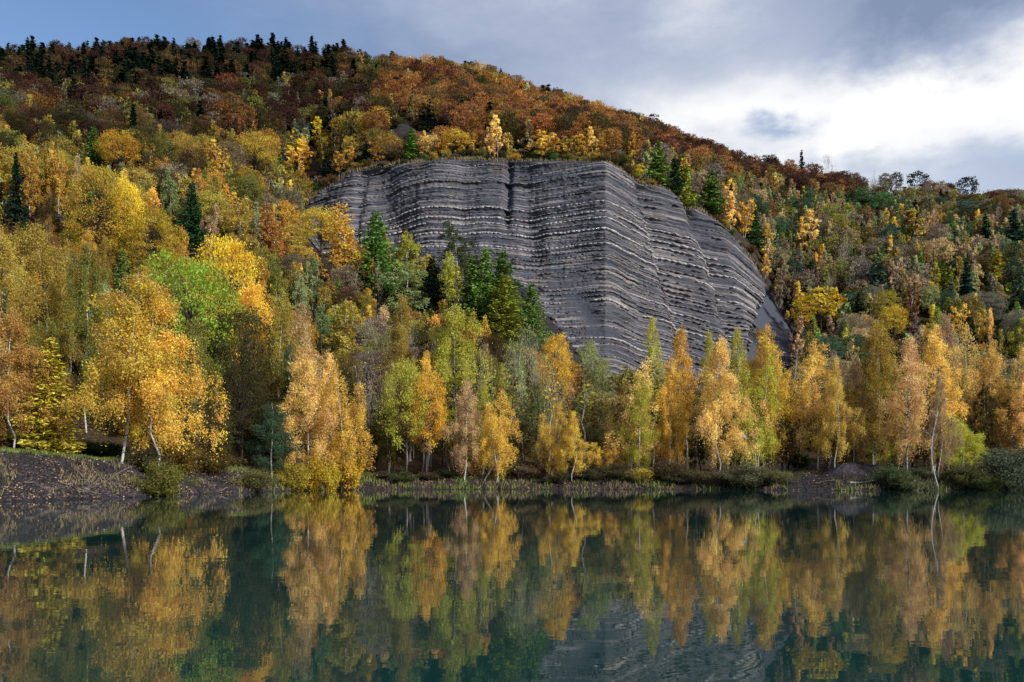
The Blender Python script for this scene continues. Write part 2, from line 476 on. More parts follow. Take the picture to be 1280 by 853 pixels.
scr = np.clip((PXc - (921 + 36 * VV)) / 5 + (fbm(SA / 5, Hc / 5, 3, 61) - .5) * 1.6, 0, 1) * (PXc > 905)
scr = np.maximum(scr, np.exp(-((PXc - 735) / 22) ** 2) * np.exp(-((VV - 0.22) / 0.07) ** 2))
# differential weathering of the beds: hard ledges and recessed mud layers
qq = q + (fbm(SA / 7, q / 3, 2, 43) - 0.5) * 0.5
led = (vnoise(qq * 0.75, SA * 0.02, 51) - 0.5) * 0.85 + (vnoise(qq * 1.9, SA * 0.05, 52) - 0.5) * 0.6
led += (vnoise(qq * 4.2, SA * 0.25, 53) - 0.5) * 0.4
led += (vnoise(qq * 2.2, SA * 1.1, 54) - 0.5) * 0.18 + (fbm(SA * 1.1, Hc * 1.6, 3, 55) - .5) * .5
D = (D + led) * edge * (1 - .8 * scr) - 1.6 * scr * edge * (PXc > 900)
Xs = Xc + nx[:, None] * D
Ys_ = Yc + ny[:, None] * D
Zs = Hc + D * 0.12
M_ROCK, n = mat('banded_shale')
aq = n.n('ShaderNodeAttribute', attribute_name='bed'); asr = n.n('ShaderNodeAttribute', attribute_name='along')
av = n.n('ShaderNodeAttribute', attribute_name='scree')


def qvec(sq, ss):
    cb = n.n('ShaderNodeCombineXYZ')
    n.l(n.math('MULTIPLY', aq.outputs['Fac'], sq), cb.inputs[0]); n.l(n.math('MULTIPLY', asr.outputs['Fac'], ss), cb.inputs[1])
    return cb.outputs[0]


f1 = n.noise(qvec(0.55, 0.012), 1.0, 2, 0.5)
f2 = n.noise(qvec(2.6, 0.10), 1.0, 3, 0.6)
f3 = n.noise(qvec(5.0, 1.3), 1.0, 4, 0.65)
f4 = n.noise(qvec(1.35, 0.035), 1.0, 1, 0.5)
c = n.mix(n.ramp(f1, 0.35, 0.65), (0.033, 0.038, 0.054), (0.068, 0.070, 0.083))
c = n.mix(n.ramp(f2, 0.50, 0.62, 0, 0.75), c, (0.030, 0.030, 0.042))
c = n.mix(n.ramp(n.math('ADD', f4, n.math('MULTIPLY', f3, 0.25)), 0.70, 0.80, 0, 0.75), c, (0.24, 0.21, 0.20))
c = n.mix(n.ramp(f3, 0.56, 0.75, 0, 0.55), c, (0.18, 0.175, 0.18))
f5 = n.noise(qvec(3.4, 0.03), 1.0, 1, 0.5)
c = n.mix(n.math('MULTIPLY', n.ramp(f5, 0.60, 0.65), n.ramp(f3, 0.30, 0.50)), c, (0.21, 0.20, 0.205))
f6 = n.noise(qvec(0.12, 0.16), 1.0, 5, 0.6)
c = n.mix(n.ramp(f6, 0.52, 0.72, 0, 0.45), c, (0.085, 0.062, 0.05))
c = n.mix(av.outputs['Fac'], c, n.mix(f3, (0.028, 0.032, 0.046), (0.062, 0.067, 0.088)))
p = n.n('ShaderNodeBsdfPrincipled'); n.l(c, p.inputs['Base Color']); p.inputs['Roughness'].default_value = 0.9
p.inputs['Specular IOR Level'].default_value = 0.2
b = n.n('ShaderNodeBump'); b.inputs['Strength'].default_value = 0.8; b.inputs['Distance'].default_value = 0.25
n.l(n.math('ADD', f3, f2), b.inputs['Height']); n.l(b.outputs[0], p.inputs['Normal'])
o = n.n('ShaderNodeOutputMaterial'); n.l(p.outputs[0], o.inputs[0])
me = mesh_np('rock_face', np.stack([Xs, Ys_, Zs], 2).reshape(-1, 3), grid_faces(NCU, NCV)[:, ::-1], [M_ROCK],
             {'bed': ('POINT', 'FLOAT', qq), 'along': ('POINT', 'FLOAT', SA), 'scree': ('POINT', 'FLOAT', scr)})
rock = link('rock_face', me, kind='structure', label='dark grey layered rock face with pale bands above the lakeside trees')

M_SAND2 = simple_mat('dull_sandstone', (0.075, 0.072, 0.078), (0.20, 0.185, 0.18), 1.6, 0.9, bump=0.3, thr=(0.35, 0.65))
M_SAND = simple_mat('pale_sandstone', (0.12, 0.118, 0.125), (0.36, 0.345, 0.35), 1.6, 0.9, bump=0.3, thr=(0.30, 0.58))
# main pale beds traced as courses of separate blocks that stand proud of the shale
beds = [(93.5, .34, .45), (90.3, .3, .5), (87.9, .25, .35), (84.0, .25, .3), (80.2, .42, .85), (78.2, .3, .6), (76.6, .45, .9), (74.6, .45, .85),
        (72.9, .3, .5), (70.9, .55, .95), (69.3, .25, .4), (67.6, .3, .5), (65.9, .5, .8), (64.0, .25, .5), (62.3, .3, .6),
        (60.8, .3, .45), (59.2, .35, .6), (57.8, .25, .5), (56.4, .35, .7), (55.1, .25, .5), (53.6, .38, .75), (52.2, .3, .5), (50.8, .3, .6),
        (49.6, .25, .4), (48.2, .42, .8), (46.6, .3, .5), (45.1, .25, .5), (43.7, .35, .7), (42.2, .25, .5), (40.6, .35, .65),
        (39.0, .3, .5), (37.2, .4, .8), (35.5, .3, .5), (33.8, .3, .6), (32.0, .3, .5), (30.0, .35, .6), (28.0, .3, .5), (100.5, .25, .3), (97.0, .3, .4)]
rr = np.random.default_rng(3)
for bi, (qk, th, cov) in enumerate(beds):
    idx = (q < qk).sum(1)
    VB, FB = [], []
    step = float(np.mean(ln))
    j = 3
    while j < NCU - 6:
        nst = int(rr.uniform(0.5, 1.7) / step) + 2
        j2 = min(j + nst, NCU - 2)
        a, b_ = idx[j], idx[j2]
        okc = 6 < a < NCV - 6 and 6 < b_ < NCV - 6 and scr[j, min(a, NCV - 1)] < 0.5
        lat = fbm(np.array([s_arc[j] / 9.0]), np.array([bi * 3.7]), 3, 77)[0]
        if okc and lat < 0.33 + cov * 0.42 and rr.random() < 0.985:
            t = th * (0.35 + 0.75 * float(vnoise(s_arc[j] / 3.2, bi * 1.7, 91))) * rr.uniform(.85, 1.15)
            out = -0.05 + 0.3 * float(vnoise(s_arc[j] / 2.4, bi * 2.3, 92)) + rr.uniform(0, .08)
            dz = rr.normal(0, 0.03)
            P = []
            for jj, ii in ((j, a), (j2, b_)):
                dm = np.max(D[j:j2 + 1, min(a, b_) - 3:max(a, b_) + 3]) * .75 + .25 * D[jj, ii]
                c0 = np.array([Xc[jj, ii] + nx[jj] * dm, Yc[jj, ii] + ny[jj] * dm, Hc[jj, ii] + dz + D[jj, ii] * .12])
                nn = np.array([nx[jj], ny[jj], 0.0])
                up = np.array([0, 0, 1.0])
                for (o1, u1) in ((-1.6, -0.5), (out, -0.45), (out * rr.uniform(.6, 1), 0.5), (-1.4, 0.55)):
                    P.append(c0 + nn * o1 + up * t * u1 * rr.uniform(.8, 1.2))
            base = len(VB); VB += P
            FB += [tuple(base + x for x in f) for f in ((0, 1, 5, 4), (1, 2, 6, 5), (2, 3, 7, 6), (0, 3, 2, 1), (4, 5, 6, 7))]
        j = j2 if rr.random() < 0.95 else j2 + rr.integers(1, 5)
    if len(FB) > 10:
        me = mesh_np('sandstone_bed', VB, FB, [M_SAND if cov > .72 else M_SAND2])
        link('sandstone_bed', me, rock)

# fallen blocks on the scree chute
def stones(name, pts, sizes, material, parent=None, **props):
    base = np.array([[-1, -1, -1], [1, -1, -1], [1, 1, -1], [-1, 1, -1], [-1, -1, 1], [1, -1, 1], [1, 1, 1], [-1, 1, 1]], float)
    f = np.array([[0, 3, 2, 1], [4, 5, 6, 7], [0, 1, 5, 4], [1, 2, 6, 5], [2, 3, 7, 6], [3, 0, 4, 7]])
    N = len(pts); r_ = np.random.default_rng(len(pts))
    B = base[None] * (0.7 + 0.5 * r_.random((N, 8, 3)))
    B[:, :, 2] *= 0.55
    a = r_.random(N) * 6.28; c_, s_ = np.cos(a)[:, None], np.sin(a)[:, None]
    X = B[:, :, 0] * c_ - B[:, :, 1] * s_; Yv = B[:, :, 0] * s_ + B[:, :, 1] * c_
    tl = r_.normal(0, 0.35, N)[:, None]
    Zv = B[:, :, 2] + X * tl
    Vv = np.stack([X, Yv, Zv], 2) * np.asarray(sizes)[:, None, None] * 0.5 + np.asarray(pts)[:, None]
    Ff = (f[None] + (np.arange(N) * 8)[:, None, None]).reshape(-1, 4)
    return link(name, mesh_np(name, Vv.reshape(-1, 3), Ff, [material]), parent, **props)


r2 = np.random.default_rng(12)
# ------------------------------------------------------------------ tree prototypes
class TB:
    """collects tubes and leaves of one tree"""
    def __init__(self, seed):
        self.r = np.random.default_rng(seed)
        self.tv, self.tf, self.bv, self.bf = [], [], [], []
        self.nt_ = self.nb_ = 0
        self.lc, self.ls, self.lcl, self.ld = [], [], [], []

    def tube(self, P, rad, sides=5, branch=True):
        P = np.asarray(P, float); n_ = len(P)
        T = np.gradient(P, axis=0); T /= np.linalg.norm(T, axis=1)[:, None] + 1e-9
        ref = np.where(np.abs(T[:, 2:3]) > 0.9, np.array([[1.0, 0, 0]]), np.array([[0, 0, 1.0]]))
        A = np.cross(T, ref); A /= np.linalg.norm(A, axis=1)[:, None] + 1e-9
        B = np.cross(T, A)
        an = np.linspace(0, 2 * np.pi, sides, endpoint=False)
        ring = P[:, None] + np.asarray(rad)[:, None, None] * (A[:, None] * np.cos(an)[None, :, None] + B[:, None] * np.sin(an)[None, :, None])
        i = np.arange(n_ - 1)[:, None] * sides; k_ = np.arange(sides)[None]
        k2 = (k_ + 1) % sides
        f = np.stack([i + k_, i + k2, i + sides + k2, i + sides + k_], 2).reshape(-1, 4)
        if branch:
            self.bv.append(ring.reshape(-1, 3)); self.bf.append(f + self.nb_); self.nb_ += n_ * sides
        else:
            self.tv.append(ring.reshape(-1, 3)); self.tf.append(f + self.nt_); self.nt_ += n_ * sides

    def leaves(self, C, size, clump, d=None):
        self.lc.append(C); self.ls.append(np.broadcast_to(size, len(C))); self.lcl.append(np.full(len(C), clump))
        self.ld.append(np.zeros((len(C), 3)) if d is None else np.broadcast_to(d, (len(C), 3)))

    def leaf_arrays(self, aspect=1.3, upb=0.0, hang=0.0):
        C = np.concatenate(self.lc); s = np.concatenate(self.ls); cl_ = np.concatenate(self.lcl); dd = np.concatenate(self.ld)
        N = len(C)
        a = self.r.normal(size=(N, 3)); a[:, 2] -= hang; a += dd * 2.2
        a /= np.linalg.norm(a, axis=1)[:, None]
        b_ = self.r.normal(size=(N, 3)); b_ -= (b_ * a).sum(1)[:, None] * a; b_ /= np.linalg.norm(b_, axis=1)[:, None]
        sz = (s * (0.65 + 0.7 * self.r.random(N)))[:, None] * 0.5
        a = a * sz * aspect; b_ = b_ * sz
        Vv = np.stack([C - a * 1.0, C + b_ * 0.8 - a * 0.1, C + a, C - b_ * 0.8 - a * 0.1], 1).reshape(-1, 3)
        Ff = np.arange(N * 4).reshape(-1, 4)
        return Vv, Ff, self.r.random(N), cl_

    def build(self, kind, tmat, bmat, lmat, **kw):
        out = {}
        tv = np.concatenate(self.tv); tf = np.concatenate(self.tf)
        out['trunk'] = mesh_np(kind + '_trunk', tv, tf, [tmat], smooth=True)
        if self.bv:
            bv = np.concatenate(self.bv); bf = np.concatenate(self.bf)
            out['branches'] = mesh_np(kind + '_branches', bv, bf, [bmat], smooth=True)
        else:
            bv = np.zeros((0, 3)); bf = np.zeros((0, 4), int)
        lvv, lf, lr, lcl = self.leaf_arrays(**kw)
        out['crown'] = mesh_np(kind + '_crown', lvv, lf, [lmat], {'leaf': ('FACE', 'FLOAT', lr), 'clump': ('FACE', 'FLOAT', lcl)})
        V_ = np.concatenate([tv, bv, lvv]); F_ = np.concatenate([tf, bf + len(tv), lf + len(tv) + len(bv)])
        mi = np.concatenate([np.zeros(len(tf)), np.ones(len(bf)), np.full(len(lf), 2)])
        z = np.zeros(len(tf) + len(bf))
        out['merged_args'] = (V_, F_, [tmat, bmat, lmat], {'leaf': ('FACE', 'FLOAT', np.concatenate([z, lr])), 'clump': ('FACE', 'FLOAT', np.concatenate([z, lcl]))}, mi)
        out['H'] = float(np.percentile(lvv[:, 2], 99.7))
        rad = np.hypot(lvv[:, 0], lvv[:, 1])
        out['W'] = float(2 * np.percentile(rad, 93))
        return out


def birch(seed, nleaf, ls, stems=1, lean=0.0, detail=1.0, sparse=0.0, tmat=None, wid=4.1, low=0.15, droop=1.0, sides=5, bmat=None):
    t = TB(seed); r = t.r; H = 16.0
    tmat = tmat or M_BIRCH
    per = nleaf // stems
    for st in range(stems):
        az0 = r.random() * 6.28
        off = 0.0 if stems == 1 else 1.0
        topx, topy = off * math.cos(az0) * 1.9 + r.normal(0, .3), off * math.sin(az0) * 1.9 + r.normal(0, .3)
        Hs = H * (1 if st == 0 else r.uniform(0.8, 0.97))
        zs = np.linspace(0, 1, 10)
        wob = np.cumsum(r.normal(0, 0.13, (10, 2)), 0)
        kink = np.exp(-((zs - 0.05) / 0.1) ** 2) * lean
        P = np.stack([topx * zs ** 1.3 + wob[:, 0] + kink, topy * zs ** 1.3 + wob[:, 1], zs * Hs], 1)
        P[0, :2] = (off * 0.25 * math.cos(az0) + kink[0], off * 0.25 * math.sin(az0))
        t.tube(P, 0.10 * (1 - zs) ** 0.8 + 0.012, 6, False)
        nb = int(46 * detail)
        for i in range(nb):
            tt = low + (0.985 - low) * ((i + r.random()) / nb) ** 0.9
            base = np.array([np.interp(tt, zs, P[:, k_]) for k_ in range(3)])
            prof = min(1, ((tt - low) / 0.16 + 0.35)) * (1 - ((tt - low) / (1 - low)) ** 1.5) ** 0.85 + 0.06
            L = wid * prof * r.uniform(0.62, 1.15) * (0.8 if stems > 1 else 1)
            az = i * 2.4 + r.normal(0, .4)
            L *= 0.55 + 0.85 * float(vnoise(tt * 6.5 + seed * 3.1, math.cos(az) * 1.3 + seed, seed)) + 0.12 * math.sin(az * 2 + seed)
            el = R(r.uniform(22, 58))
            s = np.linspace(0, 1, 6)
            hd = np.array([math.cos(az), math.sin(az)])
            hor = L * s * (1 - 0.12 * s)
            ver = L * math.tan(el) * (s - 0.62 * s ** 2) * 0.85 - droop * 0.25 * L * s ** 3
            B = np.stack([base[0] + hd[0] * hor, base[1] + hd[1] * hor, base[2] + ver], 1)
            t.tube(B, 0.035 * (1 - s) ** 0.7 * (L / wid) + 0.008, 3)
            ncl = max(1, int(L * 1.75 * detail + 0.5))
            nl = max(1, int(per / (nb * 4.6 * detail) * 1.25))
            if r.random() < sparse: continue
            for c_ in range(ncl):
                sp = r.uniform(0.34, 1.04)
                p_ = np.array([np.interp(min(sp, 1), s, B[:, k_]) for k_ in range(3)]) + r.normal(0, 0.16, 3) * L / 2
                dx = r.normal(0, 0.25, (nl, 3)); dx[:, 2] = dx[:, 2] * 0.8 - r.exponential(0.45 * droop, nl)
                t.leaves(p_ + dx, ls, r.random())
    return t.build('birch_tree', tmat, bmat or M_BARK, M_LEAF, hang=0.9, aspect=1.5)


def broad(seed, nleaf, ls, detail=1.0, flat=0.45, tmat=None, hgt=0.62, upright=0.0):
    """round-crowned beech or maple: clumps near the surface of an uneven dome, on limbs from a forked trunk"""
    t = TB(seed); r = t.r; H = 15.0; Wd = 4.6
    zs = np.linspace(0, 1, 8)
    wob = np.cumsum(r.normal(0, 0.10, (8, 2)), 0)
    P = np.stack([wob[:, 0], wob[:, 1], zs * H * 0.82], 1); P[0, :2] = 0
    t.tube(P, 0.24 * (1 - zs) ** 0.7 + 0.02, 6, False)
    nc = int(95 * detail)
    nl = max(1, nleaf // nc)
    lob = [(r.normal(0, 1, 3), r.uniform(0.7, 1.2)) for _ in range(9)]
    for i in range(nc):
        u = (i + r.random()) / nc
        z = 1 - 1.75 * u                       # from top to below the middle
        z = max(z, -0.8)
        az = i * 2.39996 + r.normal(0, .3)
        rr_ = math.sqrt(max(0.02, 1 - z * z))
        d = np.array([rr_ * math.cos(az), rr_ * math.sin(az), z])
        k_ = 1.0
        for lv, la in lob:
            k_ += 0.10 * la * max(0, float(np.dot(d, lv) / np.linalg.norm(lv)) - 0.6) * 2
        k_ *= r.uniform(0.72, 1.03)
        cz = H * (1 - hgt / 2)
        c_ = np.array([d[0] * Wd * k_, d[1] * Wd * k_, cz + d[2] * H * hgt / 2 * k_ + upright * rr_])
        tb = r.uniform(0.5, 0.98) * (0.5 + 0.5 * (z + 1) / 2)
        b0 = np.array([np.interp(tb, zs, P[:, q_]) for q_ in range(3)])
        b0[2] = min(b0[2], c_[2] - 0.4) if c_[2] > 3 else b0[2]
        s = np.linspace(0, 1, 4)[:, None]
        B = b0 + (c_ - b0) * s; B[:, 2] += (np.sin(s[:, 0] * np.pi) * 0.3)
        if i % 2 == 0 or detail > 0.8:
            t.tube(B, 0.06 * (1 - s[:, 0]) + 0.012, 3)
        cc = r.random()
        for sub in range(2):
            o_ = r.normal(0, 0.45, 3)
            dx = r.normal(0, 0.62, (nl // 2 + 1, 3)); dx[:, 2] *= flat
            t.leaves(c_ * 1.0 + o_ + dx, ls, min(1, max(0, cc + r.normal(0, .12))), d * 0.2)
    return t.build('beech_tree', tmat or M_BARK, tmat or M_BARK, M_LEAF, aspect=1.2)


def conifer(seed, nleaf, ls, kind='spruce_tree', wd=2.4, soft=0.0, detail=1.0, low=0.06):
    t = TB(seed); r = t.r; H = 17.0
    zs = np.linspace(0, 1, 7)
    P = np.stack([r.normal(0, .04, 7), r.normal(0, .04, 7), zs * H], 1)
    t.tube(P, 0.19 * (1 - zs) + 0.012, 5, False)
    nw = int(26 * detail); tot = 0
    for i in range(nw):
        tt = low + (0.99 - low) * (i / nw) ** 0.92
        Lw = wd * (1 - tt) ** (0.78 if soft else 0.92) + 0.12
        nb = max(4, int((9 - 4 * tt)))
        for b_ in range(nb):
            az = b_ * 6.283 / nb + i * 0.7 + r.normal(0, .2)
            L = Lw * r.uniform(0.55 - .1 * soft, 1.15 + .1 * soft)
            if r.random() < 0.08: continue
            hd = np.array([math.cos(az), math.sin(az), 0])
            s = np.linspace(0, 1, 4)
            zz = tt * H + r.normal(0, .12 + .22 * soft)
            ver = L * (0.12 * s - 0.42 * s ** 2 + 0.12 * s ** 3) if not soft else L * (0.25 * s - 0.15 * s ** 2)
            B = hd[None] * (L * s)[:, None]; B[:, 2] = zz + ver
            if detail > 0.7: t.tube(B, 0.03 * (1 - s) + 0.008, 3)
            m = max(2, int(nleaf / (nw * 6.6) * (L / (wd * 0.55))))
            sp = r.uniform(0.08, 1.03, m)
            c_ = np.stack([np.interp(sp, s, B[:, k_]) for k_ in range(3)], 1)
            spread = 0.20 + soft * 0.22
            side = np.array([-hd[1], hd[0], 0])
            c_ += side[None] * (r.normal(0, spread, m) * (1.15 - sp))[:, None] * (0.6 + L * 0.35)
            c_[:, 2] -= r.exponential(0.16 + soft * 0.14, m) - soft * r.normal(0, .16, m)
            t.leaves(c_, ls, r.random(), hd * 0.8)
    return t.build(kind, M_BARK, M_BARK, M_NEEDLE, aspect=2.0 if not soft else 1.6, hang=0.25)


def bare(seed, nleaf, ls, detail=1.0, tmat=None):
    """nearly leafless grey tree: forked upright limbs and fine twigs, a few leaves left"""
    t = TB(seed); r = t.r; H = 14.0; tm = tmat or M_GREY

    def grow(p, d, L, rad, lev):
        n_ = 5; P = [p]; dd = d.copy()
        for i in range(n_ - 1):
            dd = dd + r.normal(0, 0.10, 3); dd[2] += 0.05; dd /= np.linalg.norm(dd)
            P.append(P[-1] + dd * L / (n_ - 1))
        P = np.array(P)
        t.tube(P, np.linspace(rad, rad * 0.45, n_), 5 if lev == 0 else 3, lev > 0)
        if lev >= 3:
            if r.random() < 0.75:
                t.leaves(P[-1] + r.normal(0, 0.3, (max(1, nleaf // 180), 3)), ls, r.random())
            return
        nb = (5, 5, 4)[lev]
        for k_ in range(nb):
            f = r.uniform(0.3, 1.0)
            b0 = P[min(n_ - 1, int(f * n_))]
            az = r.random() * 6.28; sp = 0.45 if lev < 2 else 0.65
            nd = dd + sp * np.array([math.cos(az), math.sin(az), r.uniform(-0.1, .4)]); nd /= np.linalg.norm(nd)
            grow(b0, nd, L * r.uniform(0.5, 0.72), rad * 0.45, lev + 1)
    for st in range(3):
        a_ = st * 2.1 + r.random()
        grow(np.array([.2 * math.cos(a_), .2 * math.sin(a_), 0.0]), np.array([.13 * math.cos(a_), .13 * math.sin(a_), 1.0]), H * 0.62, 0.12, 0)
    return t.build('bare_tree', tm, tm, M_LEAF, aspect=1.3)


def bush(seed, nleaf, ls, flat=0.8):
    t = TB(seed); r = t.r; H = 3.0
    for i in range(26):
        az = i * 2.4; sp = r.uniform(0.1, 1.0)
        P = np.stack([np.linspace(0, 1, 5) ** 1.1 * math.cos(az) * 1.7 * sp, np.linspace(0, 1, 5) ** 1.1 * math.sin(az) * 1.7 * sp,
                      np.linspace(0, 1, 5) * H * math.sqrt(max(.1, 1 - (sp * .85) ** 2)) * r.uniform(.8, 1.08)], 1) + np.cumsum(r.normal(0, .05, (5, 3)), 0) * np.linspace(0, 1, 5)[:, None]
        t.tube(P, np.linspace(0.035, 0.01, 5), 3, False)
        for c_ in range(7):
            f = r.uniform(0.25, 1.03)
            p_ = np.array([np.interp(min(1, f), np.linspace(0, 1, 5), P[:, q_]) for q_ in range(3)])
            m = max(1, nleaf // (26 * 7))
            t.leaves(np.maximum(p_ + r.normal(0, 0.22, (m, 3)), (-9, -9, 0.05)), ls, r.random())
    return t.build('shrub', M_BARK, M_BARK, M_LEAF, aspect=1.4)


PROTO = {
 'birch_near': [birch(1, 20000, .115), birch(2, 20000, .115, stems=2), birch(3, 18000, .115, lean=-0.9), birch(4, 19000, .115, wid=3.5), birch(5, 13000, .115, stems=2, sparse=0.15), birch(8, 14500, .115, sparse=.22, wid=3.8)],
 'birch_big':  [birch(6, 27000, .115, wid=5.4, detail=1.25, low=.17, sparse=.12), birch(7, 25000, .115, wid=5.4, lean=-1.0, detail=1.25, low=.17, sparse=.12)],
 'birch_mid':  [birch(11, 6000, .235, detail=.75), birch(12, 6000, .235, stems=2, detail=.75), birch(13, 4800, .23, detail=.75, sparse=.2), birch(14, 6000, .235, wid=3.5, detail=.75)],
 'birch_far':  [birch(21, 1200, .50, detail=.45), birch(22, 1200, .50, stems=2, detail=.42), birch(23, 1200, .5, wid=3.4, detail=.45)],
 'beech_near': [broad(31, 12000, .2, 1.25, hgt=.78), broad(32, 12000, .2, 1.25, flat=.3, hgt=.82), broad(33, 12000, .2, 1.25, upright=1.2, hgt=.8)],
 'beech_mid':  [broad(41, 6400, .27, .9), broad(42, 6400, .27, .9, flat=.3), broad(43, 6000, .27, .9, upright=1.0)],
 'beech_far':  [broad(51, 1400, .55, .55), broad(52, 1400, .55, .55, flat=.32), broad(53, 1300, .54, .55, upright=1.0)],
 'spruce_mid': [conifer(61, 5200, .28), conifer(62, 5000, .28, wd=2.0)],
 'spruce_far': [conifer(71, 1500, .52, detail=.65), conifer(72, 1400, .52, detail=.65, wd=2.0), conifer(73, 1400, .5, detail=.6, wd=2.7)],
 'larch_mid':  [conifer(81, 9500, .22, 'larch_tree', soft=1.0, wd=2.9), conifer(82, 9000, .22, 'larch_tree', wd=2.5, soft=1.0)],
 'larch_far':  [conifer(91, 1700, .48, 'larch_tree', soft=1.0, detail=.65), conifer(92, 1600, .48, 'larch_tree', wd=2.0, soft=1.0, detail=.65)],
 'bare_mid':   [bare(101, 360, .24), bare(102, 900, .24), bare(103, 500, .24)],
 'bush_big':   [bush(114, 9000, .085), bush(115, 9000, .085)],
 'bush':       [bush(111, 4200, .12), bush(112, 4200, .12), bush(113, 3000, .12)],
 'thin':       [birch(121, 900, .30, sparse=.55, detail=.7, low=.5, wid=2.0, tmat=M_BARK), birch(122, 700, .30, sparse=.6, detail=.7, low=.55, wid=1.7, tmat=M_GREY)],
}

C = {
 'gold': (.75, .445, .075), 'amber': (.56, .295, .050), 'peach': (.88, .56, .19), 'yellow': (.80, .56, .035), 'orange': (.74, .38, .045),
 'olgold': (.44, .305, .055), 'olive': (.25, .225, .05), 'lime': (.33, .38, .04), 'green': (.085, .16, .03), 'larch': (.15, .235, .045),
 'ylarch': (.30, .32, .045), 'spruce': (.015, .030, .017), 'teal': (.060, .110, .062), 'rust': (.33, .13, .04), 'maroon': (.095, .042, .032),
 'brown': (.17, .10, .042), 'pink': (.50, .33, .19), 'pale': (.35, .38, .16), 'grey': (.24, .19, .14), 'ygreen': (.48, .43, .06),
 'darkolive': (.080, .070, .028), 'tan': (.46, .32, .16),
}
KIND = {'birch': ('birch_tree', 'birch'), 'beech': ('beech_tree', 'beech'), 'spruce': ('spruce_tree', 'spruce'), 'larch': ('larch_tree', 'larch'),
        'bare': ('bare_tree', 'bare tree'), 'bush': ('shrub', 'shrub'), 'thin': ('slender_tree', 'tree')}


def jitter(c, r, amt=0.16):
    k = 1 + r.normal(0, amt)
    return tuple(max(0.003, min(0.95, ch * k * (1 + r.normal(0, amt * 0.4)))) for ch in c)


PR = np.random.default_rng(99)
COUNT = 0


def place(kind, px, Y, Hm, Wm, col, label, group=None, proto=None, lod=None, rot=None, dz=0.0, jit=0.10):
    """one tree: an Empty at the foot with trunk, branches and crown as children"""
    global COUNT
    COUNT += 1
    name, cat = KIND[kind]
    if kind == 'bush': key = 'bush_big' if Wm > 4.6 else 'bush'
    elif kind == 'bare': key = 'bare_mid'
    elif kind == 'thin': key = 'thin'
    else:
        lod = lod or ('near' if Y < 172 else 'mid' if Y < 262 else 'far')
        if lod == 'near' and kind in ('spruce', 'larch'): lod = 'mid'
        key = 'birch_big' if kind == 'birch' and lod == 'near' and Wm > 8.6 else kind + '_' + lod
    L = PROTO[key]
    p_ = L[(proto if proto is not None else int(PR.integers(len(L)))) % len(L)]
    z = ground1(px, Y) - 0.12 + dz
    root = link(name, None)
    root.location = ((px - CX) / FPX * Y, Y, z)
    root.scale = (Wm / p_['W'], Wm / p_['W'], Hm / p_['H'])
    root.rotation_euler = (0, 0, PR.random() * 6.283 if rot is None else rot)
    root['label'] = label; root['category'] = cat
    if group: root['group'] = group
    cc = (*jitter(col, PR, jit), 1)
    for part in ('trunk', 'branches', 'crown'):
        if part not in p_: continue
        if part == 'branches' and lod == 'far': continue
        nm = {'trunk': 'stems' if kind == 'bush' else 'trunk', 'branches': 'branches', 'crown': 'foliage' if kind == 'bush' else 'crown'}[part]
        o_ = link(nm, p_[part], root)
        if part == 'crown': o_.color = cc
    return root


def solveY(px, top, Hdes, lo=None, hi=None):
    """distance at which a tree Hdes tall standing on the ground reaches picture height top"""
    lo = lo or RYint(px, 0) + 6; hi = hi or RYint(px, 7) - 2
    Ys = np.linspace(lo, hi, 260)
    g = ground(np.full(260, px), Ys)
    f = hz(top, Ys) - g - Hdes
    # walk from near to far; skip the rock face
    ok = ~in_cliff(np.full(260, px), Ys, 2)
    for i in range(259):
        if f[i] <= 0 < f[i + 1] or f[i] >= 0 > f[i + 1]:
            if ok[i]: return float(Ys[i])
    i = int(np.argmin(np.where(ok, np.abs(f), 1e9)))
    return float(Ys[i])


HAND = []     # (px, top, base_py, wpx, Y)


def T(kind, px, top, wpx, colour, label, Y=None, H=None, **kw):
    """hand-placed tree: px = trunk column, top = top in the photo, wpx = crown width"""
    if Y is None: Y = solveY(px, top, H)
    g = ground1(px, Y)
    Hm = hz(top, Y) - g
    if Hm < 2.0: Hm = 2.0
    Wm = wpx / FPX * Y * (1.16 if kind in ('birch', 'larch') else 1.05)
    HAND.append((px, top, HY - (g - HC) / Y * FPX, wpx, Y, kind))
    return place(kind, px, Y, Hm, Wm, C[colour] if isinstance(colour, str) else colour, label, **kw)


# ------------------------------------------------------------------ trees at the water's edge, left to right
T('birch', 8, 388, 95, (.52, .26, .08), 'rust-pink birch at the far left edge behind the dark bank', Y=88, proto=3)
T('birch', 66, 283, 95, 'olgold', 'tall amber birch with a bare white top stem, left edge of the woods', Y=118, proto=0)
T('birch', 10, 290, 80, 'olgold', 'tall olive-gold birch cut by the left edge of the picture', Y=112, proto=3)
T('birch', 108, 305, 75, 'olive', 'tall olive-green birch just behind the large golden pair on the left bank', Y=110, proto=0)
T('larch', 62, 425, 60, (.46, .35, .04), 'young yellow-gold larch standing on the left bank', Y=90, proto=1)
T('birch', 152, 346, 125, 'gold', 'golden birch with a white trunk bent at its foot on the left bank', Y=91, proto=2, rot=0.15)
T('birch', 186, 358, 118, 'gold', 'golden birch with a dark straight trunk beside the bent white one', Y=92, proto=1)
T('beech', 236, 320, 115, 'lime', 'bright lime-green tree behind the golden birches', Y=124, proto=2)
T('beech', 283, 294, 80, 'yellow', 'brilliant yellow tree above and right of the lime-green one', Y=140, proto=2)
T('beech', 312, 355, 52, 'orange', 'smaller yellow-orange tree leaning out right of the brilliant yellow one', Y=136, proto=2)
T('birch', 245, 402, 72, 'olive', 'drooping olive willow-like tree below the lime-green one', Y=112, proto=0)
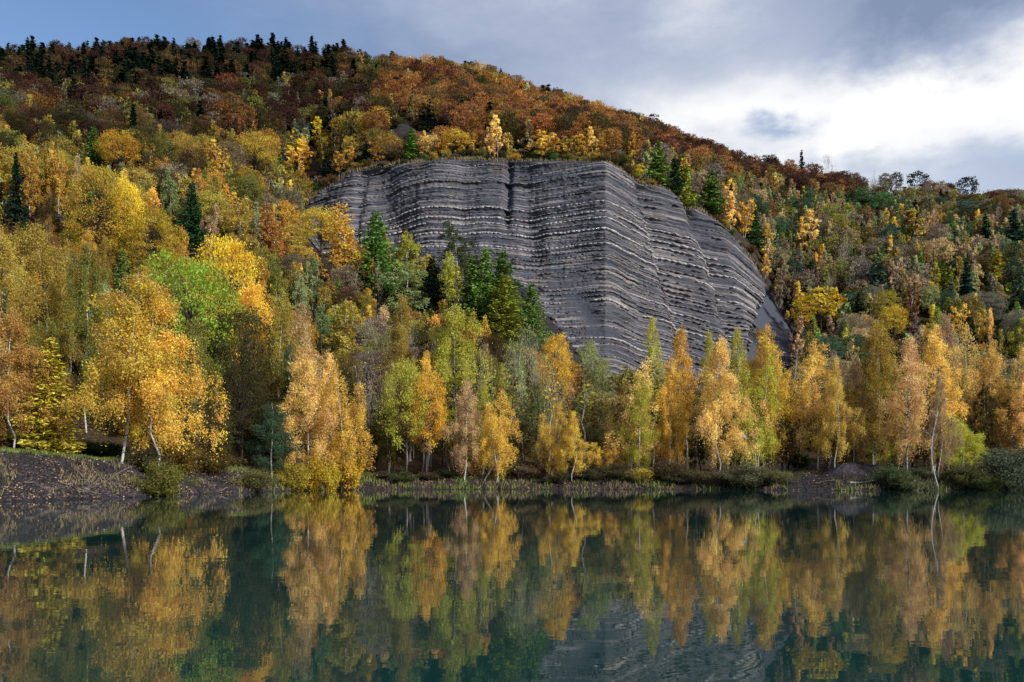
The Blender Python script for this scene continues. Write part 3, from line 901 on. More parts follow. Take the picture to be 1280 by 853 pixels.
T('beech', 302, 385, 85, 'darkolive', 'dark brown-olive tree between the lime-green tree and the peach birch', Y=125, proto=0)
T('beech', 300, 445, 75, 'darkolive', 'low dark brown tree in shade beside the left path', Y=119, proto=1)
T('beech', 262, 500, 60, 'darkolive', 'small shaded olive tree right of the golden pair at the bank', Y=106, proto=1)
T('birch', 348, 368, 66, 'olgold', 'yellow-olive birch with narrow top left of the peach birch', Y=131, proto=3)
T('birch', 378, 384, 60, 'tan', 'tan-gold birch directly behind the peach birch', Y=134, proto=0)
T('birch', 356, 432, 36, (.09, .13, .06), 'slim grey-green young tree behind the peach birch', Y=127, proto=3)
T('birch', 340, 505, 62, (.08, .14, .07), 'drooping grey-green young tree low beside the peach birch', Y=117, proto=0)
T('birch', 384, 433, 66, 'peach', 'peach-gold birch with white trunk, tallest of the clump at the bend of the shore', Y=123, proto=0)
T('birch', 411, 441, 42, 'peach', 'slim peach birch in the middle of the clump at the bend of the shore', Y=127, proto=3)
T('birch', 434, 458, 55, 'gold', 'gold birch at the right of the clump at the bend of the shore', Y=125, proto=1)
T('birch', 430, 376, 55, 'olgold', 'yellow-brown birch with a narrow top behind the shoreline clump', H=17, proto=3)
T('bare', 487, 362, 60, 'grey', 'bare pale grey tree with upright stems left of the yellow birch', Y=152, proto=0)
T('bare', 466, 430, 55, 'tan', 'nearly bare grey tree low behind the shoreline clump', Y=142, proto=0)
T('birch', 509, 370, 45, 'olgold', 'narrow gold birch behind the round yellow maple', Y=150, proto=3)
T('beech', 508, 452, 56, 'ygreen', 'yellow-green maple at the shore, paired with an orange one', Y=133, proto=2)
T('beech', 533, 466, 50, 'orange', 'orange-yellow maple at the shore beside the yellow-green one', Y=134, proto=2)
T('birch', 567, 388, 88, 'ygreen', 'broad dome-shaped yellow-green birch with grey twigs above the shore', Y=148, proto=4)
T('bare', 590, 400, 60, 'ygreen', 'bare grey twiggy tree inside the broad yellow-green dome', Y=147, proto=1)
T('birch', 580, 476, 42, 'pink', 'pinkish orange slender birch right of the orange maple', Y=134, proto=3)
T('birch', 602, 482, 38, 'ygreen', 'yellow-green slim birch between two orange birches', Y=137, proto=3)
T('birch', 622, 488, 44, 'gold', 'compact gold birch above the leaning pale trunk at the shore', Y=134, proto=1)
T('bare', 648, 420, 56, 'pale', 'silvery half-bare tree right of the compact gold birch', Y=148, proto=1)
T('bare', 672, 395, 50, 'pale', 'tall silvery half-bare tree in front of the green larches', Y=153, proto=1)
T('birch', 640, 425, 48, 'pale', 'pale grey-green birch left of the silvery half-bare tree', Y=152, proto=4)
T('bare', 705, 440, 46, 'tan', 'bare brown-grey tree beside the orange-yellow one below the scree', Y=150, proto=0)
T('beech', 694, 418, 40, 'orange', 'orange-yellow tree standing alone below the left scree slope', Y=165, proto=2)
T('birch', 672, 470, 55, 'pale', 'grey-green willow birch low behind the two small gold birches', Y=145, proto=4)
T('birch', 689, 504, 38, 'gold', 'small gold-green birch beside the leaning one at the shore', Y=136, proto=1)
T('birch', 719, 515, 44, 'gold', 'small gold birch with a dark leaning trunk at the water edge', Y=134, proto=2, rot=0.2)
T('birch', 752, 428, 72, 'pale', 'pale grey-green willow below the prow of the rock face', Y=150, proto=4)
T('birch', 757, 537, 34, 'amber', 'smallest gold birch right of the dark leaning trunk', Y=138, proto=3)
T('birch', 786, 452, 58, 'peach', 'peach and green birch right of the pale willow', Y=139, proto=1)
T('birch', 800, 470, 46, 'ygreen', 'yellow-green birch with white leaning trunk at the shore', Y=136, proto=0)
T('birch', 812, 398, 32, 'ygreen', 'narrow yellow-green birch top standing against the rock face', Y=162, proto=3)
T('birch', 846, 413, 50, 'gold', 'tall gold birch left of the conical bright one', Y=146, proto=3)
T('birch', 838, 450, 40, 'gold', 'shorter gold birch in front of the tall one', Y=138, proto=0)
T('birch', 894, 424, 76, 'peach', 'bright orange-gold conical birch, biggest in the middle of the shore', Y=134, proto=3)
T('birch', 888, 415, 30, 'ygreen', 'yellow-green birch top peeping left of the bright conical birch', Y=160, proto=3)
T('birch', 918, 412, 36, 'ygreen', 'greenish gold birch top just right of the bright conical birch', Y=155, proto=3)
T('birch', 955, 409, 56, 'gold', 'tall gold and green birch with thin white trunk before the scree', Y=139, proto=0)
T('birch', 945, 440, 46, 'ygreen', 'yellow-green birch beside the tall gold one before the scree', Y=137, proto=1)
T('birch', 985, 448, 48, 'pink', 'pinkish brown birch in front of the foot of the scree', Y=152, proto=4)
T('birch', 1022, 428, 56, (.76, .47, .12), 'gold birch with a tall peak left of the path', Y=140, proto=0)
T('birch', 1048, 448, 44, (.76, .47, .12), 'gold birch with hanging twigs over the small shale mound', Y=134, proto=2)
T('birch', 1066, 452, 36, 'tan', 'tan birch with pale trunk right of the small shale mound', Y=138, proto=3)
T('birch', 1100, 405, 80, 'olgold', 'large olive-gold birch with a dark forked trunk', Y=137, proto=1)
T('birch', 1134, 424, 58, (.82, .50, .24), 'bright peach-pink conical birch, the pinkest at the shore', Y=132, proto=3)
T('birch', 1165, 408, 58, (.76, .47, .12), 'gold birch behind and right of the peach-pink one', Y=141, proto=0)
T('birch', 1186, 396, 46, 'pink', 'pinkish brown birch top above the right part of the shore', Y=156, proto=3)
T('birch', 1208, 410, 52, 'peach', 'peach birch right of the leaning white trunk', Y=144, proto=1)
T('birch', 1236, 426, 50, (.76, .47, .12), 'amber birch with thin pale stem near the right edge', Y=142, proto=0)
T('birch', 1262, 432, 48, (.76, .47, .12), 'gold birch above the dark willow bushes on the right', Y=144, proto=1)
T('birch', 1284, 462, 44, 'peach', 'peach birch cut by the right edge of the picture', Y=138, proto=3)
T('birch', 1176, 468, 34, 'tan', 'thin-crowned birch with a white trunk curving out over the water', Y=127, proto=2, rot=0.1)
T('birch', 1205, 520, 48, 'ygreen', 'low yellow-green birch right of the curving white trunk', Y=132, proto=1)
T('birch', 1100, 530, 40, 'ygreen', 'small yellow-green sapling by the dark forked trunk', Y=140, proto=4)

# middle slope, in front of and around the rock face
T('beech', 402, 261, 46, 'yellow', 'bright yellow tree at the left foot of the rock face', H=15, proto=2)
T('birch', 432, 263, 54, 'gold', 'tall amber-gold birch touching the left of the rock face', H=20, proto=1)
T('larch', 470, 268, 56, 'larch', 'tall pointed dark green larch before the left of the rock face', H=22, proto=0)
T('birch', 487, 290, 24, 'amber', 'thin orange birch right of the tall pointed larch', H=15)
T('birch', 508, 289, 40, 'ygreen', 'yellow-green birch in front of the lower left rock beds', H=16)
T('birch', 503, 328, 52, 'pale', 'light green birch below the yellow-green one', H=15)
T('birch', 574, 276, 42, (.10, .12, .05), 'thin grey-green tree with see-through crown against the rock beds', H=17, proto=2)
T('birch', 557, 312, 28, 'ygreen', 'narrow yellow-topped birch left of the dark larch clump', H=15)
T('larch', 540, 322, 34, 'spruce', 'dark green conifer left of the narrow yellow-topped birch', H=14)
T('birch', 533, 318, 32, 'olgold', 'dull yellow birch above the dark green conifer', H=13)
T('larch', 590, 320, 42, 'larch', 'green larch, leftmost of the clump before the rock face', H=16)
T('larch', 607, 312, 40, 'larch', 'green larch in the middle of the clump before the rock face', H=18)
T('larch', 628, 316, 48, 'larch', 'green larch, rightmost and broadest of the clump before the rock face', H=18)
T('larch', 631, 346, 52, 'ylarch', 'yellow-green larch in front of the green larch clump', H=16)
T('larch', 664, 356, 42, 'larch', 'slender green larch at the foot of the left scree', H=16)
T('birch', 237, 226, 20, 'pink', 'sparse pinkish tree behind the dark larch on the left slope', H=14, proto=2)
T('larch', 240, 230, 36, (.03, .09, .03), 'dark green pointed larch alone on the left slope', H=17)
T('birch', 262, 255, 24, 'pink', 'sparse pink birch right of the dark pointed larch', H=13, proto=2)
T('birch', 297, 248, 38, 'olgold', 'olive-gold birch in the middle of the left slope', H=15)
T('birch', 346, 260, 40, (.40, .20, .05), 'orange-brown round birch left of the bright yellow tree', H=16)
T('birch', 375, 343, 26, 'pale', 'slim pale green birch on the lower left slope', H=14)
T('beech', 122, 208, 76, (.48, .31, .035), 'very large golden tree with a wide crown on the left slope', H=22, proto=0)
T('beech', 160, 226, 40, 'yellow', 'yellow tree right of the very large golden one', H=18, proto=2)
T('beech', 190, 248, 66, (.46, .30, .03), 'wide golden-olive tree on the left slope below the dark pointed larch', H=19, proto=1)
T('birch', 97, 196, 16, 'tan', 'thin orange birch with bare white stem above the very large golden tree', H=14, proto=2)
T('spruce', 20, 192, 26, 'spruce', 'dark spruce near the left edge of the middle slope', H=18)
T('birch', 38, 186, 28, 'amber', 'orange-topped birch right of the dark spruce at the left', H=15)
T('birch', 72, 188, 26, 'amber', 'dull orange birch above the left slope shadow', H=15)
T('beech', 150, 165, 46, (.48, .24, .02), 'orange-gold round tree high on the left slope', H=14)
T('beech', 320, 168, 48, (.50, .30, .04), 'gold round tree in the middle of the upper left slope', H=15)
T('birch', 372, 172, 46, 'gold', 'gold birch left of the rock face top', H=14)
T('birch', 398, 145, 26, 'yellow', 'small bright yellow tree up left of the rock face', H=12)
T('larch', 408, 188, 16, 'spruce', 'small dark conifer at the left end of the cliff edge', H=10)
T('spruce', 458, 179, 18, (.02, .06, .03), 'small dark green spruce on the cliff edge left of the orange tree', Y=283)
T('birch', 440, 182, 16, 'amber', 'small orange birch left of the small spruce on the cliff edge', Y=286)
T('beech', 486, 170, 38, (.52, .26, .06), 'round orange-brown tree on the cliff edge', Y=281, proto=2)
T('larch', 515, 162, 18, 'larch', 'narrow green larch on the cliff edge', Y=280)
T('beech', 538, 170, 34, 'peach', 'peach-orange bushy tree on the cliff edge', Y=280)
T('beech', 569, 163, 34, (.60, .42, .04), 'yellow tree on the cliff edge left of the pinkish ones', Y=279)
T('birch', 592, 166, 20, 'gold', 'slim gold birch on the cliff edge beside the yellow tree', Y=278)
T('birch', 606, 163, 18, 'pink', 'slim pinkish birch left of the tall pointed gold one on the cliff edge', Y=280)
T('birch', 622, 143, 27, 'peach', 'tall pointed light gold birch, highest on the cliff edge', Y=276, proto=3)
T('bush', 645, 193, 16, 'orange', 'small orange bush hanging over the notch in the cliff edge', Y=273)
T('birch', 660, 150, 18, 'tan', 'tan birch behind the notch in the cliff edge', Y=286)
T('birch', 677, 164, 34, 'gold', 'spreading gold birch with several thin stems on the cliff edge', Y=273, proto=1)
T('birch', 708, 170, 22, 'olgold', 'dull gold birch right of the spreading one on the cliff edge', Y=274)
T('birch', 724, 168, 24, 'gold', 'gold birch second from the rock prow', Y=272)
T('birch', 741, 158, 22, (.74, .48, .12), 'pale yellow birch right above the rock prow', Y=268, proto=3)
T('birch', 764, 176, 20, 'rust', 'rusty small tree just right of the rock prow top', H=9)
T('birch', 795, 205, 26, 'yellow', 'yellow-green birch on the sloping right cliff edge', H=11)
T('larch', 823, 178, 27, 'larch', 'tall green larch on the sloping right cliff edge', Y=281)
T('larch', 843, 198, 18, (.03, .08, .03), 'dark larch second on the sloping right cliff edge', Y=286)
T('larch', 857, 198, 22, 'ylarch', 'yellow-green larch third on the sloping right cliff edge', Y=288)
T('larch', 889, 214, 30, 'larch', 'broad green larch fourth on the sloping right cliff edge', Y=298)
T('birch', 914, 240, 20, 'peach', 'light gold birch right of the broad green larch', Y=303)
T('birch', 930, 250, 20, 'orange', 'orange birch further down the sloping right cliff edge', H=13)
T('larch', 944, 258, 20, (.06, .12, .04), 'dull green larch by the lower right cliff edge', H=14)
T('birch', 956, 318, 13, 'gold', 'tiny gold birch at the right rim of the rock face', H=8)
T('birch', 1001, 353, 24, 'gold', 'narrow gold birch left of the round yellow beech', H=17, proto=3)
T('beech', 1026, 360, 54, (.62, .38, .02), 'round bright yellow beech right of the dark scree', H=15, proto=1)
T('birch', 1014, 263, 34, 'peach', 'large peach birch in the middle of the right slope', H=18, proto=0)
T('bare', 1053, 283, 30, 'pink', 'thin pale birch with bare white stem on the right slope', H=19, proto=2)
T('bare', 1036, 330, 28, 'tan', 'sparse greyish tree left below the bare white stem', H=15, proto=2)
T('larch', 1098, 318, 28, 'teal', 'dark blue-green conifer in the middle of the right slope', H=17)
T('birch', 1146, 262, 40, (.42, .27, .06), 'tall dull gold birch with a peaked top on the right slope', H=19, proto=0)
T('beech', 1176, 298, 32, 'tan', 'brownish pink round tree right of the tall peaked one', H=15)
T('birch', 1117, 322, 18, 'pink', 'slender pink birch right of the blue-green conifer', H=15)
T('beech', 1163, 356, 26, 'pale', 'small light green tree low on the right slope', H=11)
T('beech', 1115, 382, 34, (.55, .33, .03), 'round yellow-orange tree behind the shore birches on the right', H=13)
T('beech', 1108, 362, 30, (.38, .27, .03), 'dark yellow tree above the round yellow-orange one', H=13)
T('birch', 1138, 352, 28, (.24, .12, .06), 'brown drooping birch right of the dark yellow tree', H=14)
T('spruce', 1268, 263, 27, (.02, .06, .035), 'dark green spruce near the right edge, tallest of the right slope', H=21)
T('spruce', 1232, 268, 20, (.02, .065, .04), 'dark blue-green spruce left of the tall one near the right edge', H=16)
T('spruce', 1208, 328, 22, (.02, .065, .04), 'dark green spruce in the middle of the lower right slope', H=15)
T('larch', 1274, 335, 30, 'teal', 'blue-green conifer at the right edge below the tall spruce', H=18)
T('larch', 1247, 312, 28, 'ygreen', 'yellow-green larch near the right edge', H=15)
T('spruce', 1216, 400, 16, (.02, .06, .035), 'small dark spruce just behind the right shore birches', H=11)
T('birch', 1238, 385, 12, 'peach', 'tiny peach birch near the right edge behind the shore trees', H=10)
T('birch', 1270, 398, 28, 'ygreen', 'yellow-green birch behind the shore trees at the right edge', H=13)
T('beech', 1075, 235, 26, (.09, .20, .07), 'green round tree high on the right slope', H=12)
T('beech', 1102, 240, 30, (.09, .20, .07), 'second green round tree high on the right slope', H=12)
# a few pines and beeches that break the skyline on the right
for i_, (px_, tp_) in enumerate([(1002, 188), (1036, 194), (1090, 213), (1120, 215), (1147, 214), (1208, 221)]):
    T('bare' if i_ in (1, 2) else 'spruce' if i_ == 0 else 'beech', px_, tp_, (10, 16, 18, 18, 24, 26)[i_], (.03, .035, .03), ['small spruce tip breaking the skyline above the right end of the rock face',
      'bare-twigged tree breaking the skyline right of the small spruce tip', 'ragged dark tree on the skyline, left of a close pair',
      'ragged dark tree on the skyline, right of a close pair', 'dark pine standing up most on the right skyline', 'wide dark pine on the skyline near the right edge'][i_], Y=RYint(px_, 7) + 2, proto=i_)

# ------------------------------------------------------------------ bushes along the shore
def B(px, top, wpx, colour, label, Y, **kw): T('bush', px, top, wpx, colour, label, Y=Y, **kw)


B(1258, 556, 78, (.13, .155, .085), 'large grey-green willow bush at the right end of the shore', 124)
B(1290, 570, 60, (.07, .09, .055), 'dark willow bush cut by the right picture edge', 127)
B(1208, 580, 50, (.26, .25, .08), 'pale olive bush left of the large dark willow bush', 125)
B(1232, 590, 44, (.17, .17, .06), 'low olive bush at the waterline under the large willow bush', 123)
B(1112, 580, 44, (.10, .13, .06), 'green bush under the dark forked birch trunk', 123)
B(1130, 592, 40, (.13, .13, .06), 'low grey-green bush right of the forked birch trunk at the waterline', 121)
B(940, 578, 48, (.15, .15, .08), 'grey-green dense bush at the shore left of the path', 128)
B(968, 586, 40, (.16, .17, .07), 'olive bush touching the path on its left', 127)
B(905, 584, 40, (.17, .13, .08), 'brownish bush left of the grey-green dense bush', 131)
B(870, 586, 38, (.17, .14, .07), 'low brown bush below the bright conical birch', 133)
B(835, 574, 44, (.14, .10, .05), 'rusty brown bush below the shorter gold birch', 134)
B(803, 583, 34, (.42, .36, .05), 'small yellow bush at the shore', 134)
B(770, 578, 40, (.13, .10, .05), 'thin brown bush right of the shale landing', 135)
B(672, 570, 52, (.22, .15, .08), 'pinkish brown bush between two small gold birches', 137)
B(640, 572, 44, (.10, .085, .05), 'dark bush at the edge of the grass strip', 138)
B(590, 572, 34, (.42, .22, .06), 'small orange bush at the foot of the grey stems', 137)
B(394, 568, 30, (.60, .38, .03), 'golden shrub hanging over the water below the peach clump', 120)
B(414, 575, 26, (.56, .36, .035), 'golden shrub in the middle, lowest over the water', 119.5)
B(438, 568, 34, (.62, .37, .03), 'golden shrub right end, leaning over the water', 124)
B(370, 576, 44, (.42, .32, .04), 'yellow-green shrub left of the overhanging golden one', 118)
B(206, 575, 56, (.20, .20, .04), 'yellow-green shrub at the foot of the golden birch pair', 87)
B(182, 560, 46, (.09, .085, .045), 'grey twiggy shrub around the dark trunk on the left bank', 92)
B(226, 548, 60, (.20, .13, .03), 'brown-gold shrub behind the left bank path', 100)
B(318, 586, 48, (.15, .14, .05), 'olive tussock shrub on the dark bank', 108)
B(262, 556, 56, (.14, .10, .03), 'shaded brown shrub by the left path', 106)
B(108, 562, 60, (.05, .085, .025), 'dark green undergrowth bush behind the left bank', 97)
B(35, 560, 60, (.08, .075, .03), 'olive undergrowth bush at the far left', 94)
B(140, 566, 46, (.045, .09, .025), 'dark green bush left of the bent white birch', 98)
B(1060, 566, 30, (.10, .09, .05), 'small dark bush on the shale mound', 141)
B(1000, 562, 36, (.11, .13, .05), 'green bush among the trunks left of the path', 150)

# ------------------------------------------------------------------ shaded wood just behind the front row
LM = [(122, 245, 'the very large golden tree'), (240, 275, 'the lone dark larch of the left slope'), (283, 335, 'the brilliant yellow tree'),
      (236, 370, 'the lime-green tree'), (402, 290, 'the bright yellow tree beside the cliff'), (470, 310, 'the tall pointed larch'),
      (150, 180, 'the orange-gold round tree'), (320, 185, 'the gold round tree'), (398, 155, 'the small bright yellow tree'), (20, 215, 'the dark spruce near the left edge'),
      (538, 185, 'the peach bushy tree on the cliff edge'), (622, 165, 'the tall pointed birch on the cliff edge'), (676, 180, 'the many-stemmed birch on the cliff edge'),
      (757, 205, 'the rock prow'), (823, 200, 'the tall larch on the cliff edge'), (889, 230, 'the broad larch on the cliff edge'), (1014, 290, 'the large peach birch'),
      (1053, 320, 'the bare white stem'), (1098, 340, 'the blue-green conifer'), (1146, 290, 'the tall peaked birch'), (1268, 290, 'the tall spruce at the right edge'),
      (1232, 280, 'the blue-green spruce'), (1208, 340, 'the lower right spruce'), (1247, 330, 'the yellow-green larch'), (1026, 385, 'the round yellow beech'),
      (1088, 248, 'the green round pair'), (956, 322, 'the tiny gold birch at the rock rim'), (1147, 215, 'the pine standing up most on the ridge')]


def rel(px, py):
    d_ = [(abs(px - a_) + 1.3 * abs(py - b_), a_, b_, n_) for a_, b_, n_ in LM]
    _, a_, b_, n_ = min(d_)
    v = '' if abs(py - b_) < 14 else ('above' if py < b_ else 'below')
    if abs(py - b_) > 75: v = 'far ' + v
    h = '' if abs(px - a_) < 12 else ('left of' if px < a_ else 'right of')
    if abs(px - a_) > 45 and not v: h = 'well ' + h
    return (v + (' and ' if v and h else '') + h + ' ' + n_) if (v or h) else 'next to ' + n_


SHL = [(20, 'the rust-pink birch at the left edge'), (165, 'the golden birch pair'), (245, 'the lime-green tree'), (310, 'the shaded brown tree'), (384, 'the peach birch clump'), (487, 'the bare grey tree'), (519, 'the two round maples'),
       (567, 'the dome-shaped birch'), (622, 'the compact gold birch'), (655, 'the silvery half-bare trees'), (712, 'the birch with the dark leaning trunk'), (752, 'the pale willow'),
       (790, 'the peach and green birch'), (846, 'the tall gold birch'), (894, 'the bright conical birch'), (955, 'the tall birch before the scree'), (1022, 'the gold birch by the path'),
       (1062, 'the shale mound'), (1100, 'the large olive-gold birch'), (1134, 'the peach-pink birch'), (1172, 'the curving white trunk'), (1208, 'the peach birch near the right'), (1258, 'the large willow bush')]


def srel(px):
    a_, n_ = min(SHL, key=lambda q_: abs(q_[0] - px))
    return ('just ' if abs(px - a_) < 14 else '') + ('left of ' if px < a_ - 4 else 'right of ' if px > a_ + 4 else 'behind ') + n_


MED = {'olive': 'olive', 'gold': 'golden', 'brown': 'brown'}
WR = np.random.default_rng(5)
px_ = 300.0
while px_ < 1300:
    for row in range(2):
        Y_ = 141 + row * 9 + WR.uniform(-2, 3)
        x_ = px_ + WR.uniform(-8, 8)
        if 1000 < x_ < 1032 or x_ < 420 and row == 0: continue
        top_ = WR.uniform(478, 535)
        kind_ = WR.choice(['thin', 'thin', 'birch'])
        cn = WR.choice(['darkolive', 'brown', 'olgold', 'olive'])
        if kind_ == 'thin':
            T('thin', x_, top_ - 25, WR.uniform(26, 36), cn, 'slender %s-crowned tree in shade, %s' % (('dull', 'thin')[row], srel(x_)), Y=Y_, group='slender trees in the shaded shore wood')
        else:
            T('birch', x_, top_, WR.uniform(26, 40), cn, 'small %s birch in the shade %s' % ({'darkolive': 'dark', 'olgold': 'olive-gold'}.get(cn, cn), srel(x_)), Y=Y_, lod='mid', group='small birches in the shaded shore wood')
    px_ += 15

# low twiggy bushes that break up the far shore
SB = [(478, (.13, .10, .06), 'brown twiggy bush on the shore below the bare grey tree'), (505, (.10, .11, .05), 'low green-brown bush under the yellow-green maple'),
      (535, (.16, .12, .07), 'tan dry bush under the orange maple'), (560, (.09, .09, .05), 'dark low bush right of the orange maple'), (655, (.15, .11, .08), 'pink-brown dry bush left of the leaning dark trunk'),
      (690, (.12, .10, .06), 'small brown bush at the foot of the gold-green birch'), (735, (.11, .11, .06), 'low olive bush on the shale landing'), (788, (.13, .12, .05), 'low olive bush below the peach and green birch'),
      (820, (.15, .10, .07), 'reddish brown low bush left of the rusty one'), (853, (.11, .10, .06), 'low grey-brown bush between the rusty and the brown bush'), (1148, (.13, .12, .07), 'low tan bush just left of the curving white trunk'),
      (1188, (.12, .13, .06), 'low olive-green bush just right of the curving white trunk')]
for x_, c_, l_ in SB:
    place('bush', x_, RYint(x_, 1) + WR.uniform(-3.0, .5), WR.uniform(1.1, 2.1), WR.uniform(3.2, 5.2), c_, l_, group=None)

# low shrubs and saplings along the cliff edge
for i_ in range(44):
    x_ = 380 + i_ * 13.8 + WR.uniform(-5, 5)
    place('bush', x_, RYint(x_, 5) + WR.uniform(.6, 5), WR.uniform(1.0, 3.2), WR.uniform(2.2, 4.8), C[str(WR.choice(['brown', 'olive', 'darkolive', 'grey', 'olgold', 'green']))],
          'low cliff-edge shrub ' + rel(x_, 205 if x_ < 760 else float(np.interp(x_, [760, 990], [205, 430]))), group='low shrubs along the cliff edge')

# the row goes on past both edges of the picture
for i_ in range(22):
    x_ = (1302 + i_ * 17) if i_ < 14 else (-28 - (i_ - 14) * 26)
    Y_ = RYint(x_, 1) + WR.uniform(6, 20)
    place('birch', x_, Y_, WR.uniform(14, 21), WR.uniform(5, 8), C[str(WR.choice(['gold', 'peach', 'olgold', 'pink']))], 'birch standing in the shore row beyond the picture edge',
          group='birches beyond the picture edges', lod='near')

# the band of pale gold and orange trees along the cliff top
CT = [(425, 188, 18, 'amber', 'small amber tree at the left end of the cliff-top band'), (470, 180, 22, 'gold', 'gold tree between the small spruce and the orange-brown tree on the cliff top'),
      (502, 176, 20, 'tan', 'tan tree just left of the narrow green larch on the cliff top'), (527, 178, 22, 'peach', 'low peach tree right of the narrow green larch on the cliff top'),
      (553, 172, 24, 'orange', 'orange tree between the peach bushy and the yellow tree on the cliff top'), (582, 170, 22, 'gold', 'gold tree just right of the yellow tree on the cliff top'),
      (612, 152, 18, 'peach', 'peach tree pressed against the left of the tall pointed birch on the cliff top'), (634, 166, 18, 'olgold', 'olive-gold tree just right of the tall pointed birch on the cliff top'),
      (692, 176, 20, 'amber', 'amber tree right of the many-stemmed birch on the cliff top'), (716, 178, 20, 'peach', 'peach tree midway between the many-stemmed birch and the prow'),
      (733, 166, 18, 'gold', 'slim gold tree just left of the pale yellow birch above the prow'), (752, 172, 18, 'amber', 'amber tree just right of the pale yellow birch above the prow')]
for x_, t_, w_, c_, l_ in CT:
    T('birch', x_, t_, w_, c_, l_, Y=RYint(x_, 5) + 5)

# undergrowth behind the left bank
for i_ in range(26):
    x_ = -20 + i_ * 17 + WR.uniform(-6, 6)
    Y_ = RYint(x_, 2) + WR.uniform(3, 12)
    place('bush', x_, Y_, WR.uniform(2.2, 4.6), WR.uniform(4, 6.5), C['darkolive'] if i_ % 3 else (.035, .055, .02),
          ('dark green' if i_ % 3 == 0 else 'dark olive') + ' bush in the shade ' + srel(x_), group='undergrowth bushes of the left woods')

# ------------------------------------------------------------------ forest on the slopes
SKX = [-600, 0, 60, 100, 250, 345, 440, 540, 640, 700, 760, 860, 920, 1000, 1100, 1200, 1280, 1900]
SKY_ = [70, 55, 72, 74, 66, 64, 54, 62, 85, 103, 122, 158, 175, 192, 213, 226, 232, 250]
VBX = [370, 380, 400, 420, 450, 470, 500, 560, 600, 640, 660, 690, 715, 740, 757, 800, 850, 900, 940, 965, 990, 1000]
VBY = [280, 296, 306, 310, 300, 300, 322, 335, 325, 345, 372, 415, 440, 458, 452, 452, 448, 448, 452, 450, 452, 440]


def zone(px, top):
    """species and colours by part of the hill (what grows where)"""
    sk = np.interp(px, SKX, SKY_); d = top - sk; r = PR.random()
    if px < 430 and d < 26:
        return ('spruce', 'spruce') if r < .66 else ('beech', PR.choice(['brown', 'maroon', 'darkolive']))
    if px < 470 and d < 85:
        if r < .07: return 'spruce', 'spruce'
        if r < .80: return 'beech', PR.choice(['maroon', 'maroon', 'brown', 'maroon', 'darkolive', 'grey', 'olive', 'darkolive', 'rust'])
        return 'birch', PR.choice(['olive', 'grey', 'olgold'])
    if px < 470:
        if r < .05: return 'larch', 'larch'
        if r < .45: return 'beech', PR.choice(['amber', 'olgold', 'brown', 'olive', 'darkolive', 'amber', 'grey', 'olgold'])
        return 'birch', PR.choice(['olgold', 'olgold', 'amber', 'olive', 'gold', 'brown', 'pale', 'gold', 'amber'])
    if px < 800 and d < 12:
        return ('spruce', 'spruce') if r < .20 else ('beech', PR.choice(['rust', 'brown', 'darkolive', 'amber']))
    if px < 800 and d < 75:
        if r < .03: return 'spruce', 'spruce'
        if r < .93: return 'beech', PR.choice(['rust', 'rust', 'rust', 'maroon', 'rust', 'brown', 'darkolive'])
        return 'birch', PR.choice(['olgold', 'pale'])
    if px < 800:
        if r < .5: return 'beech', PR.choice(['brown', 'olive', 'amber', 'rust', 'darkolive'])
        return 'birch', PR.choice(['olgold', 'gold', 'pink', 'olive', 'grey'])
    if px < 1090 and d < 9 and r < .18: return 'spruce', 'spruce'
    if px < 1090 and d < 30:
        return 'beech', PR.choice(['maroon', 'maroon', 'maroon', 'rust', 'brown'])
    if d < 22:
        return ('spruce', 'spruce') if r < .12 else ('beech', PR.choice(['brown', 'maroon', 'grey', 'olive']))
    if r < .10: return 'larch', PR.choice(['teal', 'larch', 'ylarch'])
    if r < .13: return 'spruce', 'teal'
    if r < .45: return 'beech', PR.choice(['grey', 'brown', 'olive', 'teal', 'tan', 'grey', 'grey', 'teal', 'darkolive'])
    return 'birch', PR.choice(['grey', 'tan', 'olgold', 'pink', 'olive', 'pale', 'pale', 'grey', 'gold', 'olive', 'tan', 'pink'])


cand = []
Yg = 128.0
while Yg < 478:
    sp = 5.2 if Yg < 300 else 5.8
    Xg = -0.86 * Yg
    while Xg < 0.86 * Yg:
        X_ = Xg + PR.uniform(-.42, .42) * sp; Y_ = Yg + PR.uniform(-.42, .42) * sp
        Xg += sp
        pxx = CX + FPX * X_ / Y_
        if Y_ > RYint(pxx, 7) + 7 or Y_ < RYint(pxx, 2) + 8: continue
        if in_cliff([pxx], [Y_], 1.2)[0] and 385 < pxx < 985: continue
        if 488 < pxx < 572 and 288 < Y_ < 322: continue
        if pxx > 430 and Y_ < 158: continue
        if 575 < pxx < 995 and Y_ > RYint(pxx, 3) + 2 and Y_ < RYint(pxx, 5) + 1: continue
        if 995 <= pxx < 1040 and Y_ < 178: continue
        cand.append((pxx, Y_))
    Yg += sp * 0.87
g_all = ground([c[0] for c in cand], [c[1] for c in cand])
hp = np.array([h[:5] for h in HAND if h[5] != 'thin'])
fill = []
